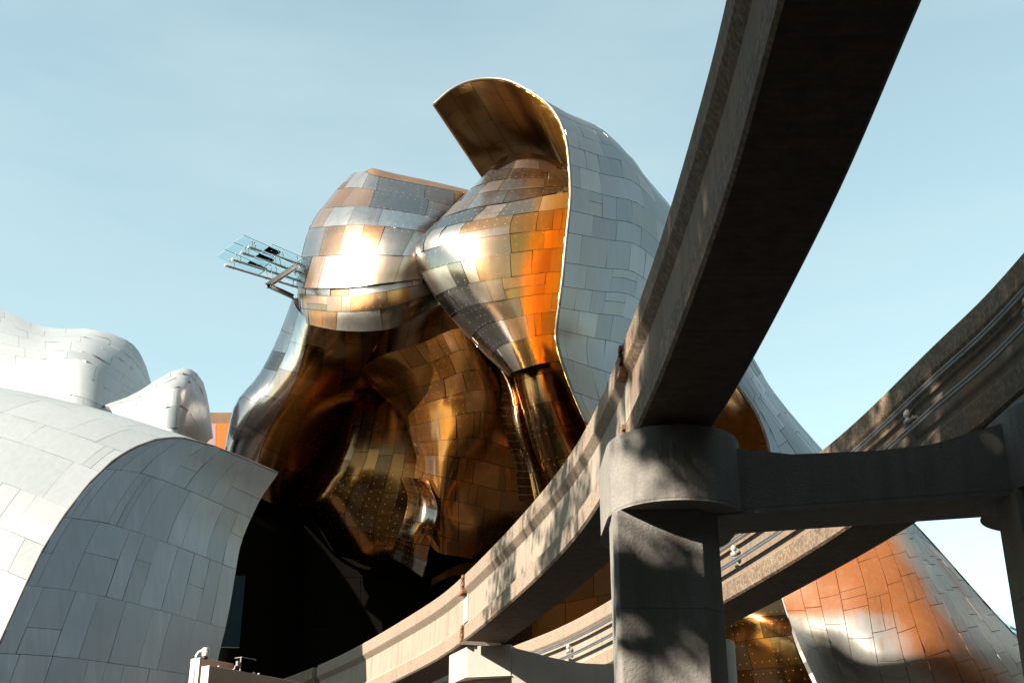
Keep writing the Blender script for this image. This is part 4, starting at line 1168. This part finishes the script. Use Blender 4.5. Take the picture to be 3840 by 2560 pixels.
# ================================================================== street trees left of and behind the camera (some dapple the guideway, the added ones block sky light)
SV = np.array(SUN)
def in_frame(P, m=0.03):
    y, z = P[:, 1], P[:, 2] - CAM_Z
    d = y * CP + z * SP; up_ = z * CP - y * SP
    return (d > 0.2) & (np.abs(P[:, 0] / np.maximum(d, .01)) < 0.4 + m) & (np.abs(up_ / np.maximum(d, .01)) < 0.267 + m)
def leaf_mesh(name, pts, size, parent):
    n = len(pts)
    a = rng.normal(size=(n, 3)); a /= np.linalg.norm(a, axis=1, keepdims=True)
    b = rng.normal(size=(n, 3)); b -= a * (a * b).sum(1, keepdims=True); b /= np.linalg.norm(b, axis=1, keepdims=True)
    s = size * rng.uniform(0.6, 1.3, (n, 1))
    V = np.stack([pts - a * s, pts + b * s * 0.6, pts + a * s, pts - b * s * 0.6], 1).reshape(-1, 3)
    me = bpy.data.meshes.new(name)
    me.from_pydata(V.tolist(), [], [(4*i, 4*i+1, 4*i+2, 4*i+3) for i in range(n)])
    me.materials.append(M_LEAF)
    return link(bpy.data.objects.new(name, me), parent)
def tree(label, base, h, centers, radii, nleaf, size=0.09, clump=0.55):
    root = empty('street_tree', (base[0], base[1], 0)); tag(root, label, 'tree', 'street trees beside the guideway')
    bm = bmesh.new(); B = Vector((base[0], base[1], 0)); ctr = Vector(np.mean(centers, axis=0))
    fork = B.lerp(Vector((ctr.x, ctr.y, h)), 0.42); fork.z = h * 0.38
    add_tube(bm, [B, B.lerp(fork, 0.5) + Vector((0.15, 0, 0)), fork], 0.32, 10, r_end=0.22)
    pts = []
    for c, rr in zip(centers, radii):
        add_tube(bm, [fork, fork.lerp(Vector(c), 0.5) + Vector((0, 0, 0.5)), Vector(c)], 0.13, 6, r_end=0.03)
        k = int(nleaf * (rr[0] * rr[1] * rr[2]) / sum(q[0] * q[1] * q[2] for q in radii))
        nc = max(8, k // 90)
        d = rng.normal(size=(nc, 3)); d /= np.linalg.norm(d, axis=1, keepdims=True)
        cc = np.array(c) + d * (rng.random((nc, 1)) ** 0.45) * np.array(rr)
        pts.append(np.repeat(cc, 90, 0) + rng.normal(size=(nc * 90, 3)) * clump * 0.5)
    pts = np.concatenate(pts); pts = pts[~in_frame(pts)]
    bm_obj('trunk', bm, M_BARK, root, smooth=True)
    leaf_mesh('crown', pts, size, root)
def along(P, t): return np.array(P) + SV * t
tree('leafy street tree whose crown shades the overhead beam', (-14, -1), 25,
     [along((1.7, 4, 8.0), 19), along((1.7, 7, 8.2), 20), along((1.7, 10, 8.0), 19), along((1.75, 13, 8), 19)],
     [(2.6, 3.2, 1.9), (2.6, 3.0, 1.9), (2.4, 2.6, 1.8), (1.7, 1.8, 1.4)], 30000, 0.10, 0.75)
tree('added unseen tree whose canopy blocks sky light over the guideway above the photographer', (-6.5, -3.5), 23,  # added overhead canopy, cuts sky light on the beam
     [(-8.5, -1, 17.5), (-5, 3.2, 18.5), (-4, -2, 18), (-1, 0.5, 19), (-8.5, 3.4, 18.2), (2.5, -2, 18.5)], [(3.4, 3.2, 2.4), (3.0, 2.8, 2.0), (3.4, 3.0, 2.2), (3, 2.6, 2), (2.8, 2.6, 1.9), (3, 3, 2)], 26000, 0.17, 0.9)
tree('added low broad tree blocking sky light left of the photographer', (-12, -1.5), 18, [(-12, -1, 11), (-11, -4, 15), (-14, -3, 17)], [(4, 3.4, 4), (4, 3, 4), (3.5, 3, 3)], 16000, 0.2, 0.9)  # added to cut sky light from the left
tree('leafy street tree whose crown dapples the large pier', (-14.5, 6), 22,
     [along((1.9, 14.7, 6.0), 20), along((1.9, 14.7, 3.6), 20), along((1.4, 17.0, 8), 19), along((2.2, 14.7, 1.2), 20), along((4.4, 14.4, 6), 22)],
     [(1.5, 1.5, 1.4), (1.4, 1.5, 1.5), (1.0, 1.4, 1.0), (1.6, 1.6, 1.5), (1.5, 1.5, 1.2)], 3300, 0.13, 0.42)
tree('added wide tree whose high canopy keeps sky light off the guideway in front of the large pier', (-9, 1.5), 24,  # added high canopy, deepens shade on beam and pier
     [(-4, 7.5, 19.5), (-1, 11.5, 21), (-6, 11, 20.5), (2.5, 8.5, 20.5), (-7.5, 6.5, 19.5), (0, 5.5, 20)], [(3.2, 3, 1.8), (3.2, 2.8, 1.8), (2.6, 2.6, 1.8), (3, 3, 1.8), (2.6, 2.6, 1.6), (3, 3, 1.8)], 24000, 0.18, 0.9)
tree('tall thin-crowned street tree whose crown dapples the right-hand monorail line', (-13, -3), 26,
     [along((5.9, 13, 8), 25), along((5.2, 18, 8), 25), along((5.6, 15.5, 7.6), 25)],
     [(2.4, 2.0, 1.6), (2.4, 2.2, 1.5), (2, 2, 1.5)], 3400, 0.11, 0.45)
tree('sparse street tree dappling the curved beam left of the large pier', (-15, 11), 20,
     [along((0.7, 21, 8), 18), along((-0.4, 24.5, 7.8), 18)], [(1.6, 2.2, 1.2), (1.2, 1.6, 1.0)], 2600, 0.10, 0.6)
ROW = [(-30, 22, 6, 17, 'far left of the sunlit row opposite the silver building'), (-28, 14, 6, 17, 'second of the row opposite the silver building'),  # unseen trees added to block sky light and darken reflections
       (-28, 6, 6, 18, 'third of the row opposite the silver building'), (-17, 6.5, 4.4, 19, 'nearest the parapet wall on the left pavement'), (-26, 24, 4.4, 14, 'beside the silver building on the left pavement'), (-25, -2, 6, 19, 'at the left corner of the street behind the camera'),
       (-17, -8, 6, 20, 'left of the pair behind the photographer'), (-9, -8, 6, 21, 'just left behind the photographer'), (0, -7.5, 6, 22, 'straight behind the photographer'),
       (8.5, -7, 6, 22, 'just right behind the photographer'), (15, -4, 6, 23, 'at the right corner behind the photographer'), (19.5, 2, 5.5, 23, 'first along the right pavement'),
       (16.5, 12.5, 5.5, 22, 'second along the right pavement'), (20, 21, 5.5, 20, 'third along the right pavement'), (-4, -18, 8, 24, 'in the second row, left of centre'), (12, -18, 8, 24, 'in the second row, right of centre')]
for x, y, s_, h_, where in ROW:
    tree('added unseen broad dark tree ' + where, (x, y), h_, [(x, y, h_ * 0.60), (x + 1.0, y - 1, h_ * 0.33), (x - 0.5, y, h_ * 0.8)],
         [(s_, s_ * 0.95, 5.5), (s_ * 0.95, s_ * 0.95, 4.0), (s_ * 0.8, s_ * 0.8, 4.5)], 14000, 0.27, 1.0)

# ================================================================== city blocks across the street (added unseen, to dim the horizon in the metal's reflections)
M_FACADE = plain('office_facade', (0.16, 0.14, 0.125), 0.8, 0, 0.2, 0.3)
M_BRICKF = plain('brick_facade', (0.13, 0.075, 0.055), 0.85, 0, 0.2, 0.3)
M_DGLASS = plain('dark_office_glass', (0.02, 0.025, 0.03), 0.12, 0, 0.1)
for x, y, w, d, h, rz, mt, what in (
        (-70, -30, 30, 22, 24, 20, M_FACADE, 'added low grey office block beyond the trees to the far left'), (-38, -52, 28, 20, 30, 5, M_BRICKF, 'added brown brick apartment block across the street at the left'),
        (-4, -60, 30, 22, 38, 0, M_FACADE, 'added tall grey office block straight across the street'), (32, -55, 28, 22, 28, -8, M_BRICKF, 'added brown brick block across the street at the right'),
        (58, -25, 22, 32, 34, 0, M_FACADE, 'added grey office block beyond the right pavement trees'), (60, 20, 22, 34, 26, 4, M_BRICKF, 'added brown brick block beside the right pavement'),
        (62, 66, 24, 30, 30, -6, M_FACADE, 'added grey office block far along the right pavement'), (-85, 15, 24, 36, 22, 8, M_BRICKF, 'added brown brick block far left of the silver building')):
    b_ = empty('added_city_block', (x, y, 0)); tag(b_, what, 'building', 'added city blocks across the street')
    def blk_(name, o, sz, m):
        bm = bmesh.new(); c_, s__ = math.cos(R(rz)), math.sin(R(rz))
        add_box(bm, (x + o[0] * c_ - o[1] * s__, y + o[0] * s__ + o[1] * c_, o[2]), sz, R(rz)); return bm_obj(name, bm, m, b_)
    blk_('wall', (0, 0, h / 2), (w, d, h), mt)
    blk_('cornice', (0, 0, h + 0.3), (w + 0.8, d + 0.8, 0.59), mt)
    for k in range(int(h // 3.6)):
        blk_('window_band', (0, 0, 2.6 + 3.6 * k), (w + 0.12, d + 0.12, 1.7), M_DGLASS)
